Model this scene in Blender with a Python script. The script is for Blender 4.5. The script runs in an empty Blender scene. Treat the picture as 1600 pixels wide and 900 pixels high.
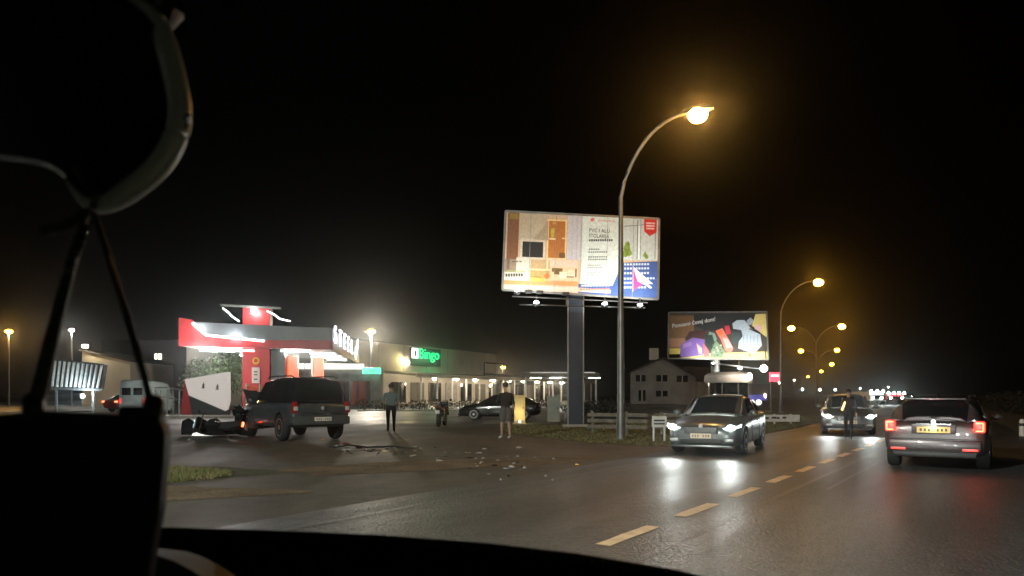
import bpy, bmesh, math, random
from mathutils import Vector, Matrix
random.seed(7)
R = math.radians
SC = bpy.context.scene
COL = SC.collection

# ------------------------------------------------------------ camera, sky, exposure
F, HZ, CH = 1155.0, 615.0, 1.5          # focal length (photo px), horizon row, camera height
cam = bpy.data.cameras.new('camera')
cam.sensor_width = 36; cam.lens = F/1600*36; cam.shift_y = (HZ-450)/1600
cam.clip_start = 0.02; cam.clip_end = 3000
cam.dof.use_dof = True; cam.dof.focus_distance = 22; cam.dof.aperture_fstop = 7.0
co = bpy.data.objects.new('camera', cam); COL.objects.link(co)
co.location = (0, 0, CH); co.rotation_euler = (R(90), 0, 0)
SC.camera = co
W = bpy.data.worlds.new('World'); SC.world = W; W.use_nodes = True
nt = W.node_tree; bg = nt.nodes['Background']
sky = nt.nodes.new('ShaderNodeTexSky'); sky.sky_type = 'NISHITA'; sky.sun_disc = False
sky.sun_elevation = R(-6); sky.sun_rotation = R(200)
nt.links.new(sky.outputs[0], bg.inputs[0]); bg.inputs[1].default_value = 0.05
SC.view_settings.view_transform = 'Standard'; SC.view_settings.look = 'None'
SC.view_settings.gamma = 1; SC.view_settings.exposure = 0.5
SC.cycles.use_denoising = True
SC.cycles.max_bounces = 6; SC.cycles.diffuse_bounces = 2; SC.cycles.glossy_bounces = 3
SC.cycles.sample_clamp_indirect = 4
SC.cycles.volume_bounces = 0

def P(x, y, d):                          # a photo pixel at depth d -> world point
    return Vector(((x-800)*d/F, d, CH+(HZ-y)*d/F))
def G(x, y):                             # a photo pixel on the ground -> world point
    d = CH*F/(y-HZ); return Vector(((x-800)*d/F, d, 0))

# ------------------------------------------------------------ materials
def mat(name, col, rough=.6, metal=0., var=.15, scale=6., bump=0., spec=.5, coat=0., col2=None, bscale=None):
    m = bpy.data.materials.new(name); m.use_nodes = True
    n = m.node_tree.nodes; l = m.node_tree.links; b = n['Principled BSDF']
    c = tuple(col)+(1,)
    b.inputs['Roughness'].default_value = rough; b.inputs['Metallic'].default_value = metal
    b.inputs['Specular IOR Level'].default_value = spec; b.inputs['Coat Weight'].default_value = coat
    tc = n.new('ShaderNodeTexCoord'); nz = n.new('ShaderNodeTexNoise')
    nz.inputs['Scale'].default_value = scale; nz.inputs['Detail'].default_value = 5
    l.new(tc.outputs['Object'], nz.inputs['Vector'])
    rp = n.new('ShaderNodeValToRGB'); rp.color_ramp.elements[0].position = .35; rp.color_ramp.elements[1].position = .68
    d = col2 if col2 else tuple(v*(1-var) for v in col)
    rp.color_ramp.elements[0].color = tuple(d)+(1,)
    rp.color_ramp.elements[1].color = c if col2 else tuple(min(1, v*(1+var*.5)) for v in col)+(1,)
    l.new(nz.outputs['Fac'], rp.inputs['Fac']); l.new(rp.outputs['Color'], b.inputs['Base Color'])
    if bump:
        bp = n.new('ShaderNodeBump'); bp.inputs['Strength'].default_value = bump; bp.inputs['Distance'].default_value = .02
        n2 = n.new('ShaderNodeTexNoise'); n2.inputs['Scale'].default_value = bscale or scale*8; n2.inputs['Detail'].default_value = 3
        l.new(tc.outputs['Object'], n2.inputs['Vector'])
        l.new(n2.outputs['Fac'], bp.inputs['Height']); l.new(bp.outputs['Normal'], b.inputs['Normal'])
    return m
def emi(name, col, s):
    m = bpy.data.materials.new(name); m.use_nodes = True
    n = m.node_tree.nodes; l = m.node_tree.links; b = n['Principled BSDF']
    b.inputs['Base Color'].default_value = (.3*col[0]+.1, .3*col[1]+.1, .3*col[2]+.1, 1); b.inputs['Roughness'].default_value = .3
    b.inputs['Emission Color'].default_value = tuple(col)+(1,); b.inputs['Emission Strength'].default_value = s
    return m
def ground_mat(name, c1, c2, r1, r2, rot=0., s1=.35, fine=60., bump=.35, stretch=1., bdist=.006):
    """c1/c2 patchy colours, r1/r2 dry/wet roughness, stretched along direction rot"""
    m = bpy.data.materials.new(name); m.use_nodes = True
    n = m.node_tree.nodes; l = m.node_tree.links; b = n['Principled BSDF']
    tc = n.new('ShaderNodeTexCoord'); mp = n.new('ShaderNodeMapping')
    mp.vector_type = 'TEXTURE'
    mp.inputs['Rotation'].default_value = (0, 0, rot); mp.inputs['Scale'].default_value = (1, stretch, 1)
    l.new(tc.outputs['Object'], mp.inputs['Vector'])
    def noise(sc, det, src, ro=.55):
        q = n.new('ShaderNodeTexNoise'); q.inputs['Scale'].default_value = sc; q.inputs['Detail'].default_value = det
        q.inputs['Roughness'].default_value = ro; l.new(src, q.inputs['Vector']); return q.outputs['Fac']
    def ramp(src, a, bb, ca, cb):
        q = n.new('ShaderNodeValToRGB'); e = q.color_ramp.elements
        e[0].position = a; e[1].position = bb; e[0].color = ca; e[1].color = cb; l.new(src, q.inputs['Fac']); return q.outputs['Color']
    big = noise(s1, 6, mp.outputs['Vector']); fin = noise(fine, 2, tc.outputs['Object'], .7); mid = noise(s1*9, 5, tc.outputs['Object'])
    base = ramp(big, .38, .64, tuple(c1)+(1,), tuple(c2)+(1,))
    fr = ramp(fin, .3, .75, (.55, .55, .55, 1), (1.35, 1.35, 1.35, 1))
    mr = ramp(mid, .3, .7, (.75, .75, .75, 1), (1.2, 1.2, 1.2, 1))
    def mul(a, c):
        q = n.new('ShaderNodeMix'); q.data_type = 'RGBA'; q.blend_type = 'MULTIPLY'; q.inputs[0].default_value = 1
        l.new(a, q.inputs[6]); l.new(c, q.inputs[7]); return q.outputs[2]
    l.new(mul(mul(base, fr), mr), b.inputs['Base Color'])
    rr = ramp(noise(s1*1.7, 4, mp.outputs['Vector']), .28, .70, (r2,)*3+(1,), (r1,)*3+(1,))
    l.new(rr, b.inputs['Roughness'])
    bp = n.new('ShaderNodeBump'); bp.inputs['Strength'].default_value = bump; bp.inputs['Distance'].default_value = bdist
    l.new(fin, bp.inputs['Height'])
    bp2 = n.new('ShaderNodeBump'); bp2.inputs['Strength'].default_value = .25; bp2.inputs['Distance'].default_value = .03
    l.new(mid, bp2.inputs['Height']); l.new(bp.outputs['Normal'], bp2.inputs['Normal']); l.new(bp2.outputs['Normal'], b.inputs['Normal'])
    return m
RD = math.atan(.67)
M = {}
M['road'] = ground_mat('wet_asphalt', (.062, .066, .066), (.098, .102, .10), .54, .33, -RD, .55, 24, 1., 7., .02)
M['apron'] = ground_mat('dirty_asphalt', (.075, .066, .052), (.13, .115, .09), .75, .5, 0, .3, 30, .6, 2.)
M['court'] = ground_mat('forecourt_asphalt', (.10, .098, .09), (.15, .145, .13), .6, .35, 0, .25, 40, .4, 2.)
M['dirt'] = ground_mat('dirt', (.12, .085, .05), (.20, .15, .09), .95, .8, 0, 1.2, 25, .9, 1., .03)
M['earth'] = ground_mat('grassy_earth', (.05, .06, .028), (.09, .085, .045), .95, .85, 0, .8, 18, .9, 1., .03)
M['kerb'] = mat('kerb_concrete', (.36, .34, .3), .8, var=.35, scale=4, bump=.3)
M['paint'] = mat('lane_paint', (.95, .70, .42), .6, col2=(.70, .50, .30), scale=5, bump=.2)
M['tar'] = mat('wet_strip', (.085, .09, .09), .4, scale=3, bump=.8, bscale=26)
M['white'] = mat('white_paint', (.72, .71, .68), .5)
M['conc'] = mat('concrete', (.33, .32, .29), .85, var=.3, scale=1.5, bump=.2)
M['beige'] = mat('beige_cladding', (.58, .54, .47), .75, var=.2, scale=.25)
M['house'] = mat('house_render', (.30, .31, .31), .85, var=.25, scale=.6)
M['roof'] = mat('dark_roof', (.06, .055, .05), .8, var=.3, scale=2)
M['steel'] = mat('galvanised_steel', (.2, .2, .19), .45, .6, var=.25, scale=3)
M['dsteel'] = mat('dark_steel', (.06, .06, .065), .45, .5, var=.2, scale=3)
M['navy'] = mat('navy_steel', (.012, .02, .04), .5, 0., var=.25, scale=1.5)
M['black'] = mat('black_plastic', (.012, .012, .013), .5, var=.2, scale=8)
M['cabin'] = mat('cabin_plastic', (.006, .006, .007), .45, var=.2, scale=30, bump=.05)
M['gloss'] = mat('gloss_black', (.03, .03, .031), .26, coat=1.)
M['rimglint'] = mat('rim_highlight', (.85, .85, .82), .35, .15)
M['shard'] = mat('plastic_shards', (.36, .35, .33), .5)
M['trim'] = mat('grey_trim', (.02, .027, .04), .6, scale=30)
M['cord'] = mat('cord_fabric', (.055, .05, .05), .6, scale=200, var=.5)
M['tyre'] = mat('tyre_rubber', (.018, .018, .018), .75, scale=20)
M['rim'] = mat('alloy_rim', (.42, .42, .43), .3, .8)
M['glass'] = mat('dark_glass', (.008, .009, .01), .06, spec=.8)
M['chrome'] = mat('chrome', (.6, .6, .6), .15, .95)
M['red'] = mat('red_cladding', (.48, .025, .03), .45, var=.15, scale=.8)
M['grey'] = mat('grey_cladding', (.13, .145, .155), .4, var=.12, scale=.6)
M['dgrey'] = mat('dark_grey_cladding', (.035, .045, .045), .55)
M['offw'] = mat('white_panel', (.62, .58, .53), .5, var=.1, scale=1.5)
M['orange'] = mat('orange_panel', (.8, .09, .02), .45)
M['yellow'] = mat('yellow_sign', (.75, .42, .03), .5)
M['plate'] = mat('yellow_plate', (.85, .66, .22), .45, var=.05)
M['plate2'] = mat('pale_plate', (.8, .62, .45), .45, var=.05)
M['ink'] = mat('black_ink', (.02, .02, .02), .6)
M['silver'] = mat('silver_grey_paint', (.085, .072, .075), .32, .45, var=.1, coat=.6)
M['grpaint'] = mat('grey_car_paint', (.13, .14, .14), .28, .5, var=.1, coat=.6)
M['suv'] = mat('slate_car_paint', (.07, .083, .09), .35, .4, var=.25, coat=.4)
M['blkpaint'] = mat('black_car_paint', (.012, .013, .014), .2, .2, coat=.8)
M['redcar'] = mat('red_car_paint', (.3, .02, .02), .3, .2, coat=.5)
M['shirt'] = mat('teal_grey_shirt', (.10, .14, .145), .9, scale=12, bump=.2)
M['trouser'] = mat('black_trousers', (.012, .012, .014), .9, scale=12)
M['dtop'] = mat('black_top', (.014, .013, .012), .9, scale=12)
M['skirt'] = mat('grey_shorts', (.085, .08, .075), .9, scale=14)
M['skin'] = mat('skin', (.36, .22, .15), .55, var=.1, scale=20)
M['hair'] = mat('dark_hair', (.015, .011, .009), .6, scale=60)
M['shoe'] = mat('shoe', (.02, .02, .02), .5)
M['wshoe'] = mat('white_shoe', (.6, .58, .54), .6)
M['bark'] = mat('bark', (.07, .055, .04), .9, scale=8, bump=.4)
M['leaf'] = mat('leaves', (.06, .085, .028), .6, col2=(.03, .045, .016), scale=2)
M['hedge'] = mat('hedge_leaves', (.02, .024, .01), .7, col2=(.012, .014, .006), scale=2)
M['blade'] = mat('grass_blades', (.15, .17, .055), .7, col2=(.19, .16, .07), scale=1.5)
M['plank'] = mat('weathered_plank', (.16, .15, .12), .85, var=.35, scale=5, bump=.3)
M['yellowbox'] = mat('cream_cabinet', (.55, .46, .26), .6, var=.2, scale=3)
M['cab'] = mat('grey_cabinet', (.26, .29, .28), .6, var=.15, scale=3)
M['sodium'] = emi('sodium_lens', (1, .47, .1), 330)
M['sodium3'] = emi('sodium_lens_tiny', (1, .45, .02), 40)
M['sodium2'] = emi('sodium_lens_far', (1, .44, .04), 100)
M['coolw'] = emi('cool_white_led', (.85, 1, .95), 40)
M['warmw'] = emi('warm_white_lamp', (1, .85, .62), 30)
M['led'] = emi('led_strip', (.92, .97, 1), 5)
M['tubew'] = emi('canopy_tube', (.9, 1, .93), 7)
M['head'] = emi('headlight_lens', (.88, 1, .96), 17)
M['headhous'] = emi('headlight_housing', (.85, 1, .95), 2)
M['head2'] = emi('parked_lens', (.9, 1, .96), .5)
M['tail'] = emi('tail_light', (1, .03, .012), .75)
M['tailhot'] = emi('tail_light_bar', (1, .14, .05), 4)
M['tailoff'] = mat('unlit_tail_light', (.25, .02, .02), .2, coat=.5)
M['clear'] = mat('clear_lens', (.5, .5, .48), .15, coat=.5)
M['sgreen'] = emi('green_letters', (0, 1, .28), .9)
M['swhite'] = emi('white_letters', (.92, .96, 1), 1.7)
M['steal'] = emi('teal_sign', (.1, 1, .6), 1.0)
M['sred'] = emi('red_sign', (1, .06, .1), 2.0)
M['sblue'] = emi('blue_sign', (.12, .12, .6), .35)
M['panglow'] = emi('glow_panel', (.95, .86, .8), .3)
M['winlit'] = emi('lit_window', (1, .95, .75), 2.2)
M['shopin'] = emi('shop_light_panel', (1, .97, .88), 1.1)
M['oglow'] = emi('orange_panel_lit', (1, .11, .02), .75)
M['wand'] = emi('orange_torch', (1, .45, .12), 4)

# ------------------------------------------------------------ mesh helpers
class MB:
    def __init__(s): s.v = []; s.f = []; s.m = []
    def add(s, vs, fs, mi=0):
        o = len(s.v); s.v += [tuple(p) for p in vs]
        for f in fs: s.f.append(tuple(i+o for i in f)); s.m.append(mi)
        return s
    def box(s, c, d, rot=None, mi=0):
        c = Vector(c); x, y, z = (q/2 for q in d)
        vs = [Vector((a*x, b*y, e*z)) for a in (-1, 1) for b in (-1, 1) for e in (-1, 1)]
        if rot is not None:
            mt = rot if isinstance(rot, Matrix) else Matrix.Rotation(rot, 3, 'Z')
            vs = [mt @ p for p in vs]
        return s.add([p+c for p in vs], [(0, 1, 3, 2), (4, 6, 7, 5), (0, 4, 5, 1), (2, 3, 7, 6), (0, 2, 6, 4), (1, 5, 7, 3)], mi)
    def beam(s, a, b, w, h=None, mi=0):
        a = Vector(a); b = Vector(b); d = (b-a)
        q = d.to_track_quat('X', 'Z').to_matrix()
        return s.box((a+b)/2, (d.length, w, h or w), q, mi)
    def tube(s, pts, rad, n=8, mi=0, cap=True):
        pts = [Vector(p) for p in pts]; rs = rad if isinstance(rad, (list, tuple)) else [rad]*len(pts)
        rings = []; up = Vector((0, 0, 1))
        for i, p in enumerate(pts):
            t = (pts[min(i+1, len(pts)-1)]-pts[max(i-1, 0)]).normalized()
            a = t.cross(up) if abs(t.z) < .95 else t.cross(Vector((0, 1, 0)))
            a.normalize(); b = a.cross(t)
            rings.append([p+(a*math.cos(k*2*math.pi/n)+b*math.sin(k*2*math.pi/n))*rs[i] for k in range(n)])
        return s.loft(rings, True, cap, mi)
    def loft(s, rings, closed=True, cap=True, mi=0):
        n = len(rings[0]); vs = [p for r in rings for p in r]; fs = []
        for i in range(len(rings)-1):
            for k in range(n if closed else n-1):
                k2 = (k+1) % n; fs.append((i*n+k, i*n+k2, (i+1)*n+k2, (i+1)*n+k))
        if cap: fs.append(tuple(range(n))[::-1]); fs.append(tuple((len(rings)-1)*n+k for k in range(n)))
        return s.add(vs, fs, mi)
    def lathe(s, prof, c=(0, 0, 0), axis='Z', n=16, mi=0):
        rings = []
        for r, h in prof:
            ring = []
            for k in range(n):
                a = k*2*math.pi/n; x, y = r*math.cos(a), r*math.sin(a)
                p = {'Z': (x, y, h), 'Y': (x, h, y), 'X': (h, x, y)}[axis]
                ring.append(Vector(p)+Vector(c))
            rings.append(ring)
        return s.loft(rings, True, True, mi)
    def prism(s, poly, off, mi=0):
        off = Vector(off); a = [Vector(p) for p in poly]; n = len(a); b = [p+off for p in a]
        fs = [tuple(range(n))[::-1], tuple(range(n, 2*n))]+[(i, (i+1) % n, n+(i+1) % n, n+i) for i in range(n)]
        return s.add(a+b, fs, mi)
    def poly(s, pts, mi=0): return s.add(pts, [tuple(range(len(pts)))], mi)
    def ball(s, c, r, n=10, sc=(1, 1, 1), mi=0):
        pr = [(math.sin(math.pi*(i+.02)/(n-1+.04)) , -math.cos(math.pi*(i+.02)/(n-1+.04))) for i in range(n)]
        rings = [[Vector((q*math.cos(k*2*math.pi/n)*sc[0]*r, q*math.sin(k*2*math.pi/n)*sc[1]*r, h*sc[2]*r))+Vector(c) for k in range(n)] for q, h in pr]
        return s.loft(rings, True, True, mi)
    def build(s, name, mats, parent=None, smooth=False, bevel=0., fix=True):
        me = bpy.data.meshes.new(name); me.from_pydata(s.v, [], s.f)
        if not isinstance(mats, (list, tuple)): mats = [mats]
        for q in mats: me.materials.append(M[q] if isinstance(q, str) else q)
        if len(mats) > 1: me.polygons.foreach_set('material_index', s.m)
        if fix or bevel:
            bm = bmesh.new(); bm.from_mesh(me)
            if fix: bmesh.ops.recalc_face_normals(bm, faces=bm.faces)
            if bevel:
                ed = [e for e in bm.edges if len(e.link_faces) == 2 and e.calc_face_angle(0) > .5]
                bmesh.ops.bevel(bm, geom=ed, offset=bevel, segments=2, affect='EDGES', profile=.6)
            bm.to_mesh(me); bm.free()
        if smooth:
            me.polygons.foreach_set('use_smooth', [True]*len(me.polygons))
            me.set_sharp_from_angle(angle=R(42))
        o = bpy.data.objects.new(name, me); COL.objects.link(o)
        if parent: o.parent = parent
        return o
def tag(o, label, cat, group=None, kind=None):
    if label: o['label'] = label
    if cat: o['category'] = cat
    if group: o['group'] = group
    if kind: o['kind'] = kind
    return o
def thing(name, label, cat, loc=(0, 0, 0), rz=0, group=None):
    o = bpy.data.objects.new(name, None); COL.objects.link(o); o.empty_display_size = .2
    o.location = loc; o.rotation_euler = (0, 0, rz)
    return tag(o, label, cat, group)
def copy_tree(o, parent=None):
    c = o.copy(); COL.objects.link(c); c.parent = parent
    for ch in list(o.children): copy_tree(ch, c)
    return c
def light(kind, name, loc, energy, col, parent=None, size=.1, target=None, angle=100, blend=.6):
    d = bpy.data.lights.new(name, kind); d.energy = energy; d.color = col; d.shadow_soft_size = size
    if kind == 'SPOT': d.spot_size = R(angle); d.spot_blend = blend
    o = bpy.data.objects.new(name, d); COL.objects.link(o); o.location = loc
    if target is not None:
        o.rotation_euler = (Vector(target)-Vector(loc)).to_track_quat('-Z', 'Y').to_euler()
    if parent: o.parent = parent
    return o
def evalmesh(o):
    bpy.context.view_layer.update()
    dg = bpy.context.evaluated_depsgraph_get()
    me = bpy.data.meshes.new_from_object(o.evaluated_get(dg)); o.modifiers.clear(); o.data = me
    return o
def text(name, body, size, m, parent, mtx, extrude=.01, align='LEFT', sx=1.):
    c = bpy.data.curves.new(name, 'FONT'); c.body = body; c.size = size; c.extrude = extrude; c.align_x = align; c.resolution_u = 3
    t = bpy.data.objects.new(name, c); COL.objects.link(t)
    bpy.context.view_layer.update()
    me = bpy.data.meshes.new_from_object(t.evaluated_get(bpy.context.evaluated_depsgraph_get()))
    bpy.data.objects.remove(t); bpy.data.curves.remove(c)
    me.materials.clear(); me.materials.append(M[m])
    me.transform(Matrix.Diagonal((sx, 1, 1, 1))); me.transform(mtx)
    o = bpy.data.objects.new(name, me); COL.objects.link(o); o.parent = parent
    return o
def frame_mtx(org, u, v):                 # text plane: u right, v up
    u = Vector(u).normalized(); v = Vector(v).normalized(); w = u.cross(v)
    return Matrix(((u.x, v.x, w.x, org[0]), (u.y, v.y, w.y, org[1]), (u.z, v.z, w.z, org[2]), (0, 0, 0, 1)))

# ------------------------------------------------------------ ground, road, apron
CL = []                                    # centreline (x, y, slope)
x = -3.97-.67*40; y = -40.
while y < 420:
    s_ = .67 if y < 20 else (.67-.19*min(1, (y-20)/28) if y < 60 else .48-.05*min(1, (y-60)/150))
    CL.append((x, y, s_)); x += s_; y += 1
def cl(y, off=0.):
    i = max(0, min(len(CL)-2, int(y+40))); t = y+40-i; a = CL[i]
    x = a[0]+a[2]*t; h = math.atan(a[2]); return Vector((x-math.cos(h)*off, y+math.sin(h)*off, 0))
def heading(y): i = max(0, min(len(CL)-1, int(y+40))); return math.atan(CL[i][2])
def ribbon(o1, o2, y0, y1, z, step=2.):
    mb = MB(); n = int((y1-y0)/step)
    a = [cl(y0+(y1-y0)*i/n, o1)+Vector((0, 0, z)) for i in range(n+1)]
    b = [cl(y0+(y1-y0)*i/n, o2)+Vector((0, 0, z)) for i in range(n+1)]
    mb.add(a+b, [(i, n+1+i, n+2+i, i+1) for i in range(n)]); return mb
g = MB(); g.poly([(-900, -300, 0), (900, -300, 0), (900, 1500, 0), (-900, 1500, 0)])
tag(g.build('ground', 'earth'), None, None, kind='structure')
road = tag(ribbon(4.0, -3.9, -38, 400, .012).build('road', 'road'), None, None, kind='structure')
apr = MB(); ap = [cl(yy, 4.0) for yy in range(-20, 24, 2)]
ap = [p+Vector((0, 0, .008)) for p in ap]+[Vector((1.6, 27, .008)), Vector((.6, 33, .008)), Vector((-1, 36.5, .008)), Vector((-60, 36.5, .008)), Vector((-60, -20, .008))]
apr.poly(ap); tag(apr.build('apron', 'apron'), None, None, kind='structure')
fc = MB(); fc.poly([(-90, 36.5, .01), (12, 36.5, .01), (14, 78, .01), (60, 170, .01), (-90, 170, .01)])
tag(fc.build('forecourt', 'court'), None, None, kind='structure')
# dashes
k = 0; yy = 7.77-8*1.7
while yy < 75:
    h = heading(yy); c = cl(yy); d = Vector((math.sin(h), math.cos(h), 0)); nrm = Vector((d.y, -d.x, 0))
    mb = MB(); l_, w_ = .62, .085; pts = []
    for t in (-1, -.5, 0, .5, 1): pts.append(c+d*l_*t+nrm*(w_+random.uniform(-.008, .008)))
    for t in (1, .5, 0, -.5, -1): pts.append(c+d*l_*t-nrm*(w_+random.uniform(-.008, .008)))
    mb.poly([p+Vector((0, 0, .016)) for p in pts]); mb.build('lane_marking', 'paint', road)
    yy += 1.7; k += 1
for off, y0, y1, w in ((-.5, 5, 70, .09), (-.95, 12, 60, .06), (3.3, -2, 24, .12)):
    ribbon(off, off-w, y0, y1, .0155, 1.).build('tar_seam', 'tar', road)
# puddled dirt and grass patches beside the apron
def blob(name, cx, cy, rx, ry, z, m, seed, n=40, rot=0, jit=.25):
    rnd = random.Random(seed); ph = [rnd.uniform(0, 6.3) for _ in range(5)]; pts = []
    for k in range(n):
        a = k*2*math.pi/n; r = 1+jit*(math.sin(2*a+ph[0])*.5+math.sin(3*a+ph[1])*.4+math.sin(5*a+ph[2])*.3+math.sin(9*a+ph[3])*.15)
        px, py = r*rx*math.cos(a), r*ry*math.sin(a)
        pts.append((cx+px*math.cos(rot)-py*math.sin(rot), cy+px*math.sin(rot)+py*math.cos(rot), z))
    mb = MB(); mb.poly(pts); return tag(mb.build(name, m), None, None, kind='structure'), pts
blob('dirt_patch', -6.6, 10.6, 3.0, 1.0, .013, 'dirt', 3, rot=.25)
blob('grass_patch', -7.6, 13.4, 2.6, 1.7, .0135, 'earth', 4, rot=.2)
blob('dirt_patch', -1.4, 15.5, 3.4, 1.1, .0132, 'dirt', 9, rot=.5)
vg = [G(690, 674), G(830, 690), G(1000, 702), G(1060, 697)]
vg = [Vector((-.2, 33.5, .016)), Vector((-.4, 28.6, .016)), Vector((.6, 25.3, .016)), Vector((2.6, 21.9, .016)), Vector((4.6, 20.4, .016)), cl(20.5, 4.1)+Vector((0, 0, .016)), cl(30, 4.1)+Vector((0, 0, .016)), cl(45, 4.1)+Vector((0, 0, .016)), Vector((16, 52, .016)), Vector((8, 38.5, .016))]
mb = MB(); mb.poly(vg); tag(mb.build('grass_verge', 'earth'), None, None, kind='structure')
tag(ribbon(-3.95, -40, -20, 200, .006, 4).build('right_verge', 'earth'), None, None, kind='structure')

def inside(p, poly):
    c = False; n = len(poly)
    for i in range(n):
        a, b = poly[i], poly[(i+1) % n]
        if (a[1] > p[1]) != (b[1] > p[1]) and p[0] < (b[0]-a[0])*(p[1]-a[1])/(b[1]-a[1])+a[0]: c = not c
    return c
def grass(name, label, test, box, n, h, seed):
    rnd = random.Random(seed); mb = MB(); vs = []; fs = []; k = 0
    while k < n:
        px, py = rnd.uniform(box[0], box[1]), rnd.uniform(box[2], box[3])
        if not test((px, py)): continue
        k += 1
        for _ in range(3):
            a = rnd.uniform(0, 6.28); hh = h*rnd.uniform(.4, 1.2); w = .012
            bx, by = px+rnd.uniform(-.04, .04), py+rnd.uniform(-.04, .04); lx, ly = rnd.uniform(-.05, .05), rnd.uniform(-.05, .05)
            o = len(vs); vs += [(bx-w*math.cos(a), by-w*math.sin(a), .01), (bx+w*math.cos(a), by+w*math.sin(a), .01), (bx+lx, by+ly, hh)]
            fs.append((o, o+1, o+2))
    mb.add(vs, fs); tag(mb.build(name, 'blade', fix=False), label, 'grass', kind='stuff')
gp = [(-7.6+2.5*math.cos(a*.4)*1.0, 13.4+1.6*math.sin(a*.4)) for a in range(16)]
grass('roadside_grass', 'short patchy grass beside the brown dirt at the near left', lambda p: inside(p, gp), (-11, -5, 11.8, 15.5), 5200, .07, 1)
grass('verge_grass', 'rough grass strip around the lamp post and billboard column', lambda p: inside(p, vg), (-1, 20, 20, 52), 9000, .09, 2)

def kerb(pts, w=.18, h=.13, name='kerb', n=None):
    root = None
    for i in range(len(pts)-1):
        a, b = Vector(pts[i]), Vector(pts[i+1]); L = (b-a).length; m = max(1, int(L/1.5))
        mb = MB()
        for j in range(m):
            p = a.lerp(b, (j+.012)/m); q = a.lerp(b, (j+.988)/m)
            mb.beam(p+Vector((0, 0, h/2)), q+Vector((0, 0, h/2)), w, h)
        tag(mb.build(name, 'kerb', bevel=.012), None, None, kind='structure')
kerb([(-34, 43.5, 0), (-24, 43.2, 0), (-14, 45.5, 0)])
kerb([(-13, 62, 0), (-4, 64, 0), (4, 70, 0)])
kerb([(-52, 44, 0), (-34, 60, 0)])

# ------------------------------------------------------------ street lamps
SOD = (1, .56, .19)
def street_lamp(label, base, az, H=10.1, arm=2.9, double=False, energy=900, lens='sodium', ls=.26, r=.09, behind=False, group='sodium street lamps along the road', col=SOD):
    t = thing('street_lamp', label, 'street lamp', base, az, group)
    mb = MB(); mb.box((0, 0, .02), (.4, .4, .05)); mb.tube([(0, 0, .03), (0, 0, .9)], r*1.35, 12); mb.build('base', 'steel', t, True)
    z0 = H-2.2
    mb = MB(); mb.tube([(0, 0, .8), (0, 0, z0*.55), (0, 0, z0)], [r*1.1, r*.9, r*.65], 12); mb.build('pole', 'steel', t, True)
    for sgn in ((1, -1) if double else (1,)):
        pts = [(0, 0, z0-.05)]
        for i in range(1, 13):
            a = i/12; xx = arm*a; zz = z0+(H-z0+.1)*(1-(1-a)**2.3)
            if i == 12: zz = H+.08
            pts.append((sgn*xx*(a**.25), 0, zz))
        mb = MB(); mb.tube(pts, [r*.62-.02*i/12 for i in range(13)], 8); mb.build('arm', 'steel', t, True)
        hd = MB(); hd.loft([[Vector((sgn*(arm-.25+dx), wy*c, H+.05+zz)) for c, zz in ((-1, 0), (-.8, hh), (.8, hh), (1, 0))] for dx, wy, hh in ((0, .06, .06), (.2, .14, .14), (.6, .16, .15), (.85, .08, .05))])
        head = hd.build('lamp_head', 'steel', t, True)
        ln = MB(); ln.ball((sgn*(arm+.12), 0, H-.06), ls, 9, (1, .85, .75)); ln.build('lens', lens, head, True)
        if behind: light('POINT', 'lamp_light', (sgn*(arm+.12), 0, H-.6), energy, col, t, .2)
    return t
def az(y): return -heading(y)
p1 = G(970, 687)
street_lamp('tall curved street lamp standing in front of the large lit billboard', (p1.x, p1.y, 0), az(24), energy=5000, r=.105, ls=.3, arm=2.45)
street_lamp('curved street lamp between the second billboard and the twin-armed lamps', (21.1, 58, 0), az(58), lens='sodium2', ls=.36, arm=2.6)
street_lamp('nearest twin-armed street lamp beyond the white low barrier', (39.3, 95.5, 0), az(95), double=True, lens='sodium2', ls=.42)
street_lamp('second twin-armed street lamp, lower and just behind the nearest one', (61, 147, 0), az(147), double=True, lens='sodium3', ls=.5, arm=3.2)
for px, py, lab in ((1299, 569, 'small far street lamp right of the twin-armed poles'), (1283, 580, 'smaller far street lamp below the twin-armed lamps'), (1262, 588.5, 'faint far street lamp left below the twin-armed lamps')):
    d = 8.6*F/(HZ-py); q = P(px, HZ, d)
    street_lamp(lab, (q.x-2.9, d, 0), 0, double=False, lens='sodium3', ls=.6)
street_lamp('street lamp behind the viewpoint on the left verge', (-16.5, -6, 0), az(0), energy=17000, col=(.93, 1, .9), behind=True)
def yard_lamp(label, px, py, H, lens='sodium3', side=1, energy=600, col=SOD, ls=.4, base=0):
    d = (H-CH)*F/(HZ-py); q = P(px, py, d)
    t = thing('yard_lamp', label, 'street lamp', (q.x, d, 0), 0, 'lamps on the station and store yards')
    mb = MB(); mb.tube([(0, 0, 0), (0, 0, H-.3)], [.11, .07], 10); mb.build('pole', 'steel', t, True)
    mb = MB(); mb.tube([(0, 0, H-.4), (-.3*side, 0, H), (-.9*side, 0, H+.05)], .05, 8); mb.build('arm', 'steel', t, True)
    mb = MB(); mb.ball((0, 0, H), ls, 10, (1.1, .8, .6)); mb.build('lens', lens, t, True)
    light('POINT', 'lamp_light', (0, -.3, H-.5), energy, col, t, .2)
    return t
yard_lamp('yellow lamp on a pole in front of the big store wall', 580, 518, 8.4, energy=3000, col=(1, .9, .72))
yard_lamp('small lamp at the right end of the big store', 786, 574, 7, energy=500, col=(1, .85, .6))
yard_lamp('orange lamp on a pole at the far left edge', 14, 518, 9, energy=600)
yard_lamp('pale lamp on a pole left of the hanging cord', 112, 516, 9.5, 'coolw', energy=250, col=(1, .95, .8), ls=.3)

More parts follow.
